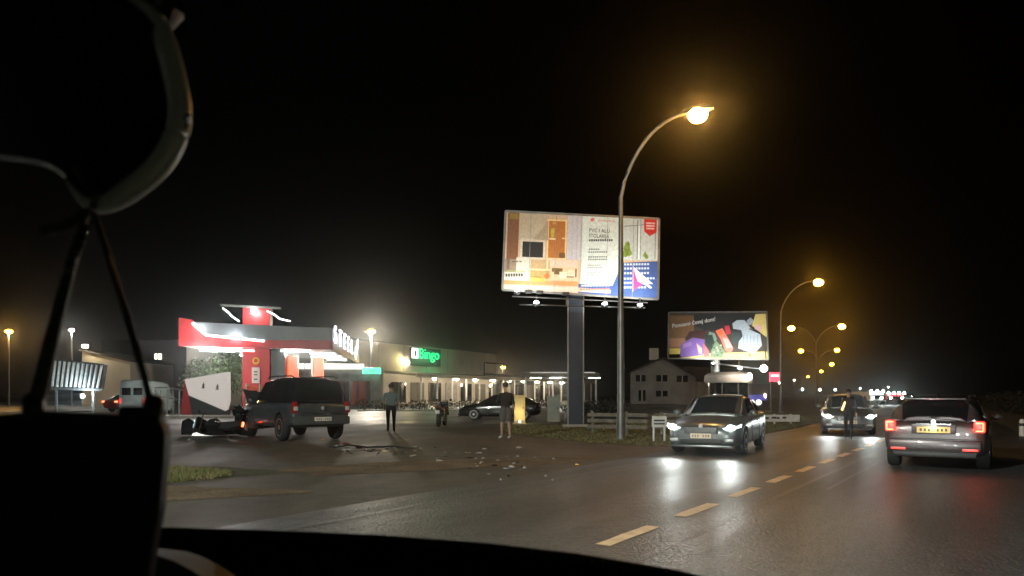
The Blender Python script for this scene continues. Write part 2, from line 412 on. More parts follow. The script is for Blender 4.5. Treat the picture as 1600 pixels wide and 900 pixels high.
# ------------------------------------------------------------ far small lights on poles (right, along the road)
def far_lamp(px, py, h, lens, label, s=.35, base_h=None):
    d = (h-CH)*F/(HZ-py); q = P(px, py, d)
    t = thing('far_lamp', label, 'street lamp', (q.x, d, 0), 0, 'small lights far down the road')
    mb = MB(); mb.tube([(0, 0, 0), (0, 0, h-.1)], .09, 6); mb.build('pole', 'dsteel', t, True)
    mb = MB(); mb.ball((0, 0, h), s, 8, (1, 1, 1.1)); mb.build('lens', lens, t, True)
for px, py, h, ln, lab in ((1241, 594, 8, 'warmw', 'small warm light left of the far poles'), (1254, 608.5, 3.5, 'coolw', 'tiny white light low beside the far poles'), (1281, 609, 3.2, 'coolw', 'tiny white light over the far dark car'),
        (1305, 609, 3.4, 'coolw', 'tiny white light between the far car and pole'), (1344, 607, 4.5, 'coolw', 'white light above the far oncoming car'),
        (1388, 605, 6, 'coolw', 'white light above the row of teal-white lights'), (1218, 598, 5, 'warmw', 'small light right beside the red sign')):
    far_lamp(px, py, h, ln, lab, .32 if py < 600 else .42)

# ------------------------------------------------------------ billboards
def shade(c): return tuple(((v/255)**2.2) for v in c)
PM = {}
def pm(c):
    if c not in PM: PM[c] = mat('print_%d_%d_%d' % c, shade(c), .6, var=.14, scale=9)
    return PM[c]
def billboard(label, TL, TR, BR, BL, thick=.25):
    """panel from its four corners; returns root, uv -> point function, frame vectors"""
    c = (TL+TR+BR+BL)/4; t = thing('billboard', label, 'billboard', (c.x, c.y, 0))
    o = Vector((c.x, c.y, 0)); TL, TR, BR, BL = TL-o, TR-o, BR-o, BL-o
    n = (TR-TL).cross(BL-TL).normalized()
    if n.y > 0: n = -n
    mb = MB(); mb.prism([TL, TR, BR, BL], -n*thick); mb.build('panel', 'dsteel', t)
    def uv(u, v, lay=0): return TL.lerp(TR, u).lerp(BL.lerp(BR, u), 1-v)+n*(.006+.004*lay)
    fr = MB(); w = .05
    for a, b in ((TL, TR), (TR, BR), (BR, BL), (BL, TL)): fr.beam(a+n*.02, b+n*.02, w, .09)
    fr.build('frame', 'steel', t)
    return t, uv, n, (TR-TL).normalized(), o
# --- large billboard
d0 = 32.4
t, uv, nb, ub, ob = billboard('large floodlit billboard showing a living room and window advertisement', P(790, 330, d0), P(1030, 342, d0-.3), P(1028, 468, d0-.3), P(785, 453, d0))
def z5(x, y):
    u = (x-85)/1145; top = 92+60*u; bot = 668+89*u; return u, 1-(y-top)/(bot-top)
poster = {'n': 0}
def pr(pts, c, lay, conv, uvf, par, name='print'):
    mb = MB(); mb.poly([uvf(*conv(*p), lay) for p in pts]); o = mb.build(name, pm(c), par, fix=False)
    return o
def rc(x0, y0, x1, y1, s=.052): return [(x0, y0), (x1, y0+(x1-x0)*s), (x1, y1+(x1-x0)*s), (x0, y1)]
mb = MB(); mb.poly([uv(0, 0), uv(1, 0), uv(1, 1), uv(0, 1)]); poster1 = mb.build('poster', pm((205, 172, 142)), t, fix=False)
Q = lambda pts, c, lay: pr(pts, c, lay, z5, uv, poster1, 'printed_area')
for k_ in range(1, 6): Q([(85+1145*k_/6, 90+60*k_/6), (88+1145*k_/6, 90+60*k_/6), (88+1145*k_/6, 670+88*k_/6), (85+1145*k_/6, 670+88*k_/6)], (150, 146, 140), 9)
Q(rc(105, 95, 190, 455), (128, 84, 58), 1); Q(rc(118, 105, 185, 150), (150, 120, 60), 2)
Q(rc(195, 100, 405, 300), (190, 172, 146), 1); Q([(300, 300), (410, 160), (410, 310)], (172, 152, 124), 2)
Q(rc(205, 290, 392, 440), (214, 196, 176), 2); Q(rc(222, 314, 376, 428), (38, 36, 36), 3)
Q(rc(402, 150, 548, 445), (240, 200, 140), 2); Q(rc(414, 165, 536, 436), (178, 108, 48), 3); Q(rc(430, 220, 455, 285), (190, 170, 70), 4); Q(rc(420, 290, 466, 304), (235, 200, 150), 4); Q(rc(515, 290, 545, 300), (235, 200, 150), 4)
Q(rc(495, 400, 540, 438), (110, 80, 55), 4); Q(rc(440, 170, 470, 190), (214, 150, 70), 4)
Q(rc(552, 118, 652, 450), (196, 190, 194), 2); Q(rc(585, 118, 592, 450), (182, 176, 180), 3); Q(rc(620, 118, 627, 450), (182, 176, 180), 3)
Q(rc(95, 440, 185, 560), (150, 128, 108), 2); Q(rc(110, 440, 130, 520), (112, 96, 84), 3); Q(rc(180, 430, 285, 592), (206, 200, 184), 3); Q(rc(95, 535, 285, 596), (206, 200, 184), 3)
for i in range(3): Q(rc(150+i*26, 458, 168+i*26, 466), (90, 85, 75), 4)
for i in range(7): Q(rc(104+i*19, 550, 118+i*19, 572), (70, 66, 60), 4)
Q(rc(110, 525, 250, 531), (150, 170, 90), 4)
Q(rc(290, 450, 430, 520), (190, 158, 116), 2); Q(rc(290, 515, 430, 526), (232, 205, 160), 3); Q(rc(290, 526, 430, 580), (178, 150, 92), 3)
Q(rc(90, 588, 640, 628), (208, 142, 92), 2); Q(rc(88, 622, 640, 668), (214, 190, 170), 2); Q(rc(290, 570, 400, 610), (206, 166, 84), 3)
Q(rc(415, 445, 640, 500), (222, 190, 168), 2); Q(rc(440, 500, 640, 600), (224, 186, 150), 3); Q(rc(445, 512, 525, 540), (120, 90, 48), 4); Q(rc(462, 530, 505, 560), (108, 80, 42), 5); Q(rc(500, 540, 560, 590), (232, 210, 182), 5); Q(rc(565, 530, 625, 585), (226, 200, 170), 5)
Q(rc(555, 575, 610, 584), (120, 90, 66), 6); Q(rc(618, 520, 630, 585), (130, 96, 70), 6); Q([(385, 570), (412, 548), (436, 572), (410, 600)], (220, 110, 62), 4); Q(rc(405, 448, 418, 600), (236, 205, 160), 3)
Q(rc(655, 118, 965, 645), (216, 222, 216), 1)
Q([(722, 150), (742, 142), (752, 155), (740, 172), (722, 170)], (226, 110, 110), 2); Q(rc(775, 160, 905, 168), (216, 170, 165), 2)
for yy_, n_, x0 in ((372, 5, 715), (392, 9, 712), (428, 9, 712), (447, 9, 710), (490, 6, 712), (508, 7, 708), (545, 6, 715), (560, 5, 706)):
    for i in range(n_): Q(rc(x0+i*16, yy_, x0+12+i*16, yy_+11), (120, 125, 122) if yy_ < 480 else (160, 166, 162), 2)
for i in range(11): Q(rc(714+i*16.3, 302, 726+i*16.3, 318), (70, 74, 76), 2)
mt = frame_mtx(uv(*z5(712, 248), 3), ub, uv(.5, 1)-uv(.5, 0))
text('lettering', 'PVC I ALU', .225, 'ink', poster1, mt, .002, sx=.9)
mt = frame_mtx(uv(*z5(711, 288), 3), ub, uv(.5, 1)-uv(.5, 0))
text('lettering', 'STOLARIJA', .225, 'ink', poster1, mt, .002, sx=.82)
Q([(645, 632), (895, 650), (965, 480), (1230, 470), (1222, 757), (645, 700)], (58, 84, 142), 2)
Q([(645, 660), (885, 682), (880, 706), (645, 690)], (230, 176, 156), 3)
for i in range(10): Q(rc(668+i*21, 640, 684+i*21, 652), (214, 222, 236), 4)
for i in range(11): Q(rc(660+i*20, 668, 675+i*20, 680), (206, 110, 96), 4)
Q([(968, 135), (1238, 152), (1232, 466), (965, 458)], (196, 202, 198), 2)
for x0, x1 in ((1068, 1076), (1092, 1097), (1200, 1206)): Q(rc(x0, 160, x1, 455), (120, 128, 128), 3)
Q(rc(972, 205, 1120, 211, -.08), (120, 128, 128), 3); Q(rc(1076, 190, 1092, 455), (228, 232, 228), 3)
for (cx, cy, r_) in ((995, 360, 26), (1012, 400, 24), (985, 405, 26), (1130, 420, 16), (1142, 435, 14), (1005, 340, 16)):
    Q([(cx+r_*math.cos(a)*(.8+.3*math.sin(3*a)), cy+r_*1.3*math.sin(a)) for a in [i*.45 for i in range(14)]], (128, 150, 62), 4)
Q([(1118, 146), (1212, 152), (1212, 254), (1162, 282), (1120, 246)], (204, 40, 42), 4)
for i in range(3): Q(rc(1132+i*2, 178+i*20, 1200-i*3, 190+i*20), (240, 190, 186), 5)
for j, n_ in ((484, 9), (515, 9), (550, 9), (590, 11), (622, 5), (656, 8)):
    for i in range(n_): Q(rc(978+i*21, j, 993+i*21, j+15), (196, 206, 226), 4)
Q([(1045, 520), (1120, 600), (1120, 640), (1045, 692)], (196, 66, 132), 5)
Q([(1042, 508), (1192, 640), (1150, 640), (1188, 668), (1172, 676), (1138, 648), (1118, 640), (1080, 620)], (236, 228, 236), 6)
Q([(1040, 508), (1048, 508), (1050, 695), (1042, 695)], (232, 150, 190), 7)
# column, catwalk, floodlights
pc = P(900, 615, 32.8)-ob; pc.z = 0
mb = MB(); mb.box((pc.x, pc.y+.45, 2.95), (.62, .5, 6.3)); mb.build('column', 'navy', t, bevel=.03)
for s in (-.34, .34):
    mb = MB(); mb.beam((pc.x+s, pc.y+.16, 0), (pc.x+s, pc.y+.16, 6.15), .06, .06); mb.build('column_edge', 'steel', t)
mb = MB(); mb.box((pc.x, pc.y+.45, .06), (1.1, 1., .14)); mb.build('foot_plate', 'conc', t)
rz0 = P(812, 476, d0-1.0)-ob; rz1 = P(1008, 481, d0-1.0)-ob
mb = MB(); mb.tube([rz0, rz1], .03, 6); mb.tube([P(800, 463, d0-.3)-ob, P(1012, 473, d0-.3)-ob], .03, 6); mb.build('lamp_rail', 'steel', t)
for xx in (838, 885, 912, 945, 1000):
    mb = MB(); mb.beam(P(xx, 478, d0-1.)-ob, P(xx, 462, d0-.05)-ob, .05, .05); mb.build('bracket', 'steel', t)
for i, (xx, yy_) in enumerate(((808, 458), (838, 476), (945, 478), (1000, 480))):
    q = P(xx, yy_, d0-1.1)-ob
    mb = MB(); mb.lathe([(.05, -.1), (.12, -.06), (.14, .02), (.13, .06)], q, 'Z', 10); fl = mb.build('floodlight', 'dsteel', t, True)
    mb = MB(); mb.ball(q+Vector((0, -.02, .08)), .11 if i else .08, 8, (1, 1, .7)); mb.build('lens', 'coolw', fl, True)
    light('SPOT', 'floodlight_beam', q+Vector((0, -.5, .1)), (105, 130, 190, 160)[i], (.98, 1, .95), t, .1, q+Vector((0, 1.3, 2.2)), 150, .9)
for xx in (826, 843, 884, 1010):
    q = P(xx, 456+(xx-826)*.06, d0-.15)-ob
    mb = MB(); mb.box(q, (.3, .16, .16)); mb.build('junction_box', 'black', t, bevel=.03)

# --- second billboard
d2 = 52.
t2, uv2, nb2, ub2, ob2 = billboard('smaller billboard with purple, red and pale printed figures beyond the lamp post', P(1045, 488, d2), P(1198, 487, d2), P(1200, 562, d2), P(1044, 560, d2))
def z3(x, y):
    u = (x-45)/1462; top = 65-10*u; bot = 750+20*u; return u, 1-(y-top)/(bot-top)
mb = MB(); mb.poly([uv2(0, 0), uv2(1, 0), uv2(1, 1), uv2(0, 1)]); poster2 = mb.build('poster', pm((62, 56, 50)), t2, fix=False)
Q2 = lambda pts, c, lay: pr(pts, c, lay, z3, uv2, poster2, 'printed_area')
r2 = lambda a, b, c_, d_: rc(a, b, c_, d_, 0)
Q2(r2(60, 110, 420, 470), (112, 84, 58), 1); Q2([(420, 90), (1340, 80), (1300, 250), (1000, 360), (560, 330), (420, 250)], (34, 38, 40), 1)
Q2(r2(60, 450, 300, 600), (150, 110, 84), 2); Q2(r2(60, 590, 230, 750), (196, 176, 84), 2); Q2([(60, 690), (1500, 650), (1505, 765), (60, 748)], (206, 186, 106), 2)
Q2([(280, 470), (360, 350), (600, 330), (580, 480)], (62, 36, 34), 3); Q2([(215, 700), (230, 540), (400, 440), (580, 470), (560, 700), (240, 740)], (112, 84, 156), 4)
Q2([(250, 540), (380, 500), (390, 560), (260, 600)], (140, 110, 176), 5); Q2([(455, 520), (540, 600), (540, 690), (490, 680)], (186, 160, 140), 5)
Q2([(560, 520), (640, 640), (650, 730), (570, 730)], (176, 92, 96), 5); Q2([(590, 400), (680, 340), (760, 520), (650, 640), (600, 520)], (22, 44, 36), 5); Q2([(650, 350), (730, 380), (760, 470), (720, 500), (690, 400), (630, 400)], (112, 130, 116), 6)
Q2([(740, 480), (880, 640), (840, 740), (660, 745), (670, 650)], (98, 116, 92), 6)
for i in range(9): Q2(r2(690+(i*53) % 150, 540+(i*37) % 180, 715+(i*53) % 150, 565+(i*37) % 180), (160, 172, 140) if i % 2 else (60, 80, 56), 7)
Q2([(740, 340), (840, 300), (940, 480), (1000, 600), (960, 680), (880, 640), (820, 480)], (206, 110, 92), 7); Q2([(840, 440), (920, 460), (990, 590), (900, 600)], (196, 150, 150), 8); Q2([(870, 270), (940, 260), (970, 380), (900, 400)], (168, 48, 60), 7); Q2([(740, 345), (830, 320), (850, 390), (780, 420)], (226, 96, 62), 8)
Q2([(970, 330), (1120, 360), (1080, 520), (980, 540)], (52, 64, 66), 6); Q2([(990, 230), (1060, 180), (1170, 180), (1260, 300), (1400, 380), (1420, 560), (1300, 680), (1070, 600), (1080, 500), (1140, 420), (1120, 330), (1000, 310)], (156, 168, 178), 8)
for i in range(5): Q2([(1150+i*52, 400), (1158+i*52, 400), (1150+i*50, 640), (1142+i*50, 640)], (118, 130, 144), 9)
Q2([(1200, 190), (1260, 140), (1310, 190), (1270, 250), (1220, 260)], (136, 146, 156), 9); Q2([(1240, 300), (1400, 370), (1396, 392), (1236, 318)], (40, 44, 48), 10)
Q2([(1340, 90), (1490, 85), (1500, 440), (1420, 380), (1280, 260)], (196, 176, 106), 4); Q2([(1340, 240), (1430, 260), (1410, 360), (1320, 310)], (196, 160, 160), 5)
Q2([(1460, 590), (1480, 590), (1484, 765), (1464, 765)], (40, 38, 30), 9); Q2([(1210, 680), (1250, 690), (1262, 735), (1230, 720)], (70, 64, 40), 9)
mt = frame_mtx(uv2(*z3(95, 300), 10), ub2+Vector((0, 0, .16)), uv2(.5, 1)-uv2(.5, 0))
text('lettering', 'Ponosno čuvaj dom!', .42, 'white', poster2, mt, .002, sx=.88)
pc = P(1121, 615, d2)-ob2
mb = MB(); mb.tube([(pc.x, pc.y+.5, 0), (pc.x, pc.y+.5, 4.0)], .3, 14); mb.build('column', 'steel', t2, True)
mb = MB(); mb.tube([P(1110, 567, d2-1)-ob2, P(1200, 578, d2-1)-ob2], .035, 6)
for xx in (1115, 1155, 1193): mb.beam(P(xx, 571, d2-1)-ob2, P(xx, 562, d2+.05)-ob2, .05)
mb.build('lamp_rail', 'steel', t2)
for i, (xx, yy_) in enumerate(((1114, 569), (1156, 577), (1193, 577))):
    q = P(xx, yy_, d2-1.1)-ob2
    mb = MB(); mb.lathe([(.06, -.12), (.16, -.06), (.17, .03)], q, 'Z', 10); fl = mb.build('floodlight', 'dsteel', t2, True)
    mb = MB(); mb.ball(q+Vector((0, -.04, .06)), (.06, .12, .24)[i], 8); mb.build('lens', 'coolw', fl, True)
    light('SPOT', 'floodlight_beam', q+Vector((0, -.7, .1)), (330, 330, 370)[i], (1, .98, .92), t2, .1, q+Vector((0, 1.5, 2.2)), 150, .9)

# ------------------------------------------------------------ petrol station canopy
FL = Vector((-21.6, 48, 0)); su = Vector((.991, .132, 0)); sv = Vector((-.132, .991, 0))
def S(a, b, z): return FL+su*a+sv*b+Vector((0, 0, z))          # along front, back, up
st = thing('petrol_station', 'grey and red petrol station canopy with white light strips and red column', 'petrol station')
LW, LD = 9.6, 24.
mb = MB(); mb.prism([S(0, .1, 5.2), S(LW, .1, 5.0), S(LW, LD, 5.0), S(0, LD, 5.2)], (0, 0, .9)); mb.build('canopy_roof', 'dgrey', st)
def sp(pts, m, name, dep=.12, par=None, bb=0.):
    mb = MB(); mb.prism([S(a, bb, z) for a, z in pts], -sv*dep); return mb.build(name, m, par or st)
fas = sp([(.75, 6.15), (LW, 5.85), (LW, 5.05), (4.9, 5.02), (1.7, 5.32), (.9, 5.85)], 'grey', 'front_fascia', .14)
sp([(0, 6.42), (.85, 6.3), (.9, 5.85), (1.7, 5.32), (4.9, 5.02), (LW, 5.05), (LW, 4.42), (0, 4.58)], 'red', 'red_fascia', .10)
for a, b in (((.88, 6.08), (1.72, 5.3)), ((1.72, 5.3), (5.35, 4.95))):
    mb = MB(); mb.beam(S(a[0], -.2, a[1]), S(b[0], -.2, b[1]), .06, .13); mb.build('light_strip', 'led', st)
for (a, z), e in (((1.3, 5.75), 40), ((3.5, 5.2), 70)):
    light('POINT', 'strip_light', S(a, -.55, z), e, (.93, .97, 1), st, .25)
mb = MB(); mb.prism([S(LW, 0, 5.85), S(LW, LD, 5.85), S(LW, LD, 5.0), S(LW, 0, 5.0)], su*.1); mb.build('side_fascia', 'grey', st)
mb = MB(); mb.prism([S(LW, 0, 5.0), S(LW, LD, 5.0), S(LW, LD, 4.42), S(LW, 0, 4.42)], su*.13); mb.build('side_band', 'red', st)
for i, c_ in enumerate("STEEL"):
    mt = frame_mtx(S(LW+.18, .6+i*3.4, 4.95), sv, (0, 0, 1)); text('sign_letter', c_, 1.75, 'swhite', st, mt, .05, sx=1.7)
mb = MB(); mb.beam(S(LW+.2, 18.6, 4.9), S(LW+.2, 21.6, 6.4), .1, .7); mb.build('sign_letter', 'swhite', st)
light('POINT', 'sign_light', S(LW+1.2, 8, 5.6), 60, (.95, .97, 1), st, .5)
# underside soffit and tubes
mb = MB(); mb.prism([S(.1, .12, 4.6), S(LW-.05, .12, 4.46), S(LW-.05, LD-.1, 4.46), S(.1, LD-.1, 4.6)], (0, 0, .06)); mb.build('soffit', 'white', st)
for a, b, ln in ((.9, 1.5, 2.2), (3.1, 1.0, 1.4), (6.2, 1.2, 1.9), (7.6, 5, 2.6), (8.1, 9, 2.6), (2., 8, 2.4), (7.8, 14, 2.4)):
    mb = MB(); mb.beam(S(a, b, 4.4), S(min(a+ln, LW-.2), b, 4.36), .28, .1); mb.build('canopy_lamp', 'tubew', st)
for a, b in ((1.6, 2), (7, 2.4), (4.6, 7), (8, 12)):
    light('POINT', 'canopy_and_fill_light', S(a, b, 4.1), 300, (.93, 1, .92), st, .4)
# red column through the roof
colr = MB(); colr.prism([S(3.75, .9, 0), S(5.5, .9, 0), S(5.5, 2.0, 0), S(3.75, 2.0, 0)], (0, 0, 7.25)); rcol = colr.build('red_column', 'red', st, bevel=.02)
mb = MB(); mb.box(S(6.0, 1.6, 2.3), (.9, .9, 4.6), .13); mb.build('grey_column', 'grey', st)
for a, b in (((2.4, 7.35), (6.3, 7.2)),):
    mb = MB(); mb.beam(S(a[0], .6, a[1]), S(b[0], .6, b[1]), .12, .14); mb.build('roof_bar', 'steel', st)
for pts in (((2.55, 7.15), (2.95, 6.85), (3.1, 6.65), (3.6, 6.3)), ((5.4, 7.0), (5.9, 6.75), (6.2, 6.5), (6.9, 6.35))):
    mb = MB(); mb.tube([S(a, .6, z) for a, z in pts], .045, 6); mb.build('light_wire', 'led', st)
mb = MB(); mb.box(S(4.55, .55, 7.05), (.35, .2, .14), .13); mb.build('roof_lamp', 'coolw', st)
light('POINT', 'roof_light', S(4.5, .2, 6.9), 70, (1, .97, .93), st, .1)
yz = .86
em_ = [S(4.62+.24*math.cos(a), yz, 3.7+.25*math.sin(a)) for a in [i*.52 for i in range(12)]]
mb = MB(); mb.prism(em_, -sv*.03); mb.build('emblem', 'yellow', rcol)
em_ = [S(4.62+.12*math.cos(a), yz-.03, 3.7+.13*math.sin(a)) for a in [i*.52 for i in range(12)]]
mb = MB(); mb.prism(em_, -sv*.02); mb.build('emblem_centre', 'red', rcol)
mb = MB(); mb.prism([S(4.36, yz, 3.25), S(4.86, yz, 3.25), S(4.86, yz, 2.2), S(4.36, yz, 2.2)], -sv*.03); mb.build('notice_panel', 'offw', rcol)
for zz in (3.0, 2.8, 2.5):
    mb = MB(); mb.prism([S(4.5, yz-.03, zz), S(4.72, yz-.03, zz), S(4.72, yz-.03, zz-.08), S(4.5, yz-.03, zz-.08)], -sv*.01); mb.build('notice_mark', 'ink', rcol)
# pump at the column
pt = thing('fuel_pump', 'orange and white fuel pump in front of the red column', 'fuel pump', S(4.75, -.4, 0), .13)
mb = MB(); mb.box((0, 0, 1.05), (.8, .5, 1.9)); mb.build('body', 'orange', pt, bevel=.05)
for s in (-.42, .42):
    mb = MB(); mb.box((s, -.02, 1.1), (.08, .56, 2.1)); mb.build('side_frame', 'offw', pt, bevel=.02)
mb = MB(); mb.box((0, -.27, 1.5), (.5, .05, .4)); mb.build('display', 'glass', pt)
mb = MB(); mb.box((0, 0, .06), (1.0, .7, .14)); mb.build('plinth', 'conc', pt)
for s in (-.5, .5):
    mb = MB(); mb.tube([(s, -.1, 1.7), (s*1.5, -.2, 1.2), (s*1.3, -.2, .6), (s, -.1, .9)], .025, 6); mb.build('hose', 'black', pt, True)
    mb = MB(); mb.box((s*1.05, -.12, 1.15), (.08, .12, .3)); mb.build('nozzle', 'black', pt)
for a, b, w_, lab in ((6.75, 2.2, .85, 'wide orange lit pump pillar with a white edge under the canopy'), (8.25, 4.6, .7, 'narrow orange lit pump pillar with a white edge under the canopy')):
    pp = thing('pump_pillar', lab, 'pump pillar', S(a, b, 0), .13, 'orange pump pillars')
    mb = MB(); mb.box((0, 0, 2.05), (w_, .45, 4.1)); mb.build('panel', 'oglow', pp, bevel=.02)
    mb = MB(); mb.box((-w_/2-.09, -.03, 2.15), (.15, .5, 4.28)); mb.build('white_edge', 'offw', pp, bevel=.02)
# shop under the canopy
sh = thing('station_shop', 'small petrol station shop with lit sign strip under the canopy', 'shop', S(5.5, 26.5, 0), .13)
mb = MB(); mb.box((1.4, 4, 2.1), (9.6, 6, 4.2)); mb.build('wall', 'conc', sh)
mb = MB(); mb.box((1.0, .9, 4.3), (7.0, .2, .55)); sgn = mb.build('sign_board', 'shopin', sh)
for i, (c_, m_) in enumerate((('(', 'ink'), ('f', 'red'), ('art', 'ink'))): text('sign_text', c_, .75, m_, sgn, frame_mtx((-1.6+i*.8, .78, 4.1), (1, 0, 0), (0, 0, 1)), .01)
for i in range(1, 5):
    mb = MB(); mb.box((-4.2+i*2.1, .97, 1.5), (1.8, .08, 2.6)); w_ = mb.build('window', 'glass', sh)
    mb = MB(); mb.box((-4.2+i*2.1, .98, 2.85), (2.0, .14, .1)); mb.build('frame', 'steel', w_)
mb = MB(); mb.box((5.3, .5, 3.85), (1.9, .3, .65)); sg = mb.build('green_sign', 'steal', sh, bevel=.03)
text('sign_text', 'MAZ', .55, 'white', sg, frame_mtx((4.55, .33, 3.65), (1, 0, 0), (0, 0, 1)), .01, sx=1.2)
# wedge totem
wt = thing('price_totem', 'white wedge-shaped totem panel with red side near the canopy', 'totem')
dz = 46.5
def wp(x, y): return P(x, y, dz)
mb = MB(); mb.prism([wp(288.5, 592.7), wp(355.7, 581), wp(356, 626), wp(352, 642), wp(294.8, 617.5)], (0, .5, 0)); pan = mb.build('white_panel', 'panglow', wt)  # panel's faint glow stands in for light falling on it
base = 615+CH*F/dz
mb = MB(); mb.prism([wp(288, 592.9), wp(294.4, 617.6), wp(300, base), wp(282, base)], (0, .5, 0)); mb.build('red_side', 'red', wt)
mb = MB(); mb.prism([wp(295, 618.2), wp(352, 642.6), wp(356, 640), wp(356, base), wp(300.3, base)], (0, .45, 0)); mb.build('lower_panel', 'dgrey', wt)
for xx, yy_ in ((318, 603), (340, 605)):
    q = wp(xx, yy_)+Vector((0, -.02, 0))
    mb = MB(); mb.box(q, (.14, .02, .22)); mb.box(q+Vector((.02, 0, .15)), (.06, .02, .12)); mb.box(q+Vector((-.02, 0, -.13)), (.2, .02, .06)); mb.build('pump_symbol', 'dgrey', pan)
light('POINT', 'canopy_and_fill_light', S(1.4, -1.2, 4.0), 420, (1, .93, .88), st, .3)  # fill lamp without a fixture, added to brighten the totem
# island kerb in front of the totem
mb = MB(); mb.box(wp(318, 640)*1 + Vector((0, -1.2, -0.42)), (5.2, 1.0, .22)); tag(mb.build('island', 'kerb', bevel=.04), None, None, kind='structure')

# ------------------------------------------------------------ big store
BD = Vector((.51, 1, 0)).normalized(); BN = Vector((BD.y, -BD.x, 0))
B0 = Vector((-17, 100, 0))
def B(t, off, z): return B0+BD*t+BN*off+Vector((0, 0, z))
bs = thing('store_building', 'large beige flat-roofed store building with a green lit sign', 'building')
mb = MB(); mb.prism([B(-14, 0, 0), B(31.5, 0, 0), B(31.5, -22, 0), B(-14, -22, 0)], (0, 0, 8.35)); mb.build('wall', 'beige', bs)
mb = MB(); mb.beam(B(-14, .06, 8.4), B(31.6, .06, 8.4), .3, .16); mb.build('parapet', 'steel', bs)
for i in range(2, 10):
    mb = MB(); mb.beam(B(-25+i*5.8, .015, 4.6), B(-25+i*5.8, .015, 8.25), .03, .04); mb.build('cladding_joint', 'steel', bs)
mb = MB(); mb.prism([B(5.3, .1, 5.5), B(13.2, .1, 5.5), B(13.2, .1, 8.1), B(5.3, .1, 8.1)], BN*.15); brd = mb.build('sign_board', 'dgrey', bs)
mb = MB(); mb.prism([B(5.6, .26, 6.55), B(7.1, .26, 6.55), B(7.1, .26, 8.0), B(5.6, .26, 8.0)], BN*.1); eb = mb.build('emblem', 'swhite', brd)
mb = MB(); mb.prism([B(6.1, .38, 6.8), B(6.6, .38, 6.8), B(6.6, .38, 7.6), B(6.1, .38, 7.75)], BN*.02); mb.build('emblem_mark', 'steel', eb)
text('sign_text', 'Bingo', 2.15, 'sgreen', brd, frame_mtx(B(7.3, .3, 6.6), BD, (0, 0, 1)), .06, sx=1.12)
light('POINT', 'sign_light', B(10, 1.6, 6.8), 160, (.05, 1, .35), bs, .6)
mb = MB(); mb.box(B(4.6, .3, 5.9), (.4, .4, .3)); mb.build('wall_lamp', 'warmw', bs)
light('SPOT', 'wall_light', B(4.6, .5, 6.1), 900, (1, .83, .35), bs, .2, B(1, .1, 4.2), 150, .7)
# awning in front
aw = thing('store_awning', 'long low covered walkway with warm lamps before the store', 'awning')
mb = MB(); mb.prism([B(-4, .2, 4.3), B(60, .2, 4.3), B(60, 7.5, 3.75), B(-4, 7.5, 3.75)], (0, 0, .28)); mb.build('roof', 'plank', aw)
mb = MB(); mb.beam(B(-4, 7.6, 3.82), B(60, 7.6, 3.82), .14, .5); mb.build('fascia', 'beige', aw)
for i in range(17):
    mb = MB(); mb.beam(B(-2+i*3.8, 7.0, 0), B(-2+i*3.8, 7.0, 3.75), .22, .22); mb.build('column', 'white', aw)
for i in range(9):
    q = B(2.5+i*5.4, 6.2, 3.5)
    mb = MB(); mb.ball(q, .3, 8, (1.3, 1, .5)); mb.build('lamp', 'warmw', aw, True)
    light('POINT', 'awning_light', q+Vector((0, 0, -.5)), 240, (1, .8, .55), aw, .25)
for i in range(11):
    mb = MB(); mb.prism([B(1+i*4.6, .05, .3), B(4.4+i*4.6, .05, .3), B(4.4+i*4.6, .05, 3.1), B(1+i*4.6, .05, 3.1)], BN*.06); wnd = mb.build('shop_window', ('glass', 'plank', 'glass', 'conc')[i % 4], bs)
    mb = MB(); mb.beam(B(2.7+i*4.6, .14, .3), B(2.7+i*4.6, .14, 3.1), .08, .08); mb.build('mullion', 'steel', wnd)
text('wall_text', 'dm', 1.0, 'ink', bs, frame_mtx(B(-6.2, .05, 3.3), BD, (0, 0, 1)), .01, sx=1.6)
# dark roof frame
rf = thing('roof_frame', 'dark empty rectangular sign frame on the walkway roof', 'sign frame')
for a, b in ((20, 20), (26.5, 26.5)):
    mb = MB(); mb.beam(B(a, 4, 4.1), B(b, 4, 6.4), .2, .2); mb.build('post', 'black', rf)
for z in (4.6, 6.35):
    mb = MB(); mb.beam(B(20, 4.15, z), B(26.5, 4.15, z), .15, .2); mb.build('rail', 'black', rf)
mb = MB(); mb.beam(B(19.5, 6.2, 3.95), B(27, 6.2, 3.95), .5, 1.2); mb.build('base_beam', 'black', rf)
# lower canopy at right end with lights
tr = thing('terrace_canopy', 'flat reddish canopy with white under-lights left of the billboard column', 'canopy', (3.2, 88, 0))
mb = MB(); mb.box((2.4, 0, 3.65), (9, 6, .5)); mb.build('roof', 'plank', tr)
mb = MB(); mb.box((2.6, -3.05, 3.92), (7.5, .08, .12)); mb.build('light_strip', 'panglow', tr)
for i in range(4):
    mb = MB(); mb.box((-1.6+i*2.7, -2.7, 1.75), (.16, .16, 3.4)); mb.build('column', 'white', tr)
    mb = MB(); mb.box((-.4+i*2.3, -1.2, 3.34), (1.3, .4, .08)); mb.build('lamp', 'tubew', tr)
light('POINT', 'canopy_and_fill_light', (2.5, -1, 2.9), 220, (1, .95, .85), tr, .5)
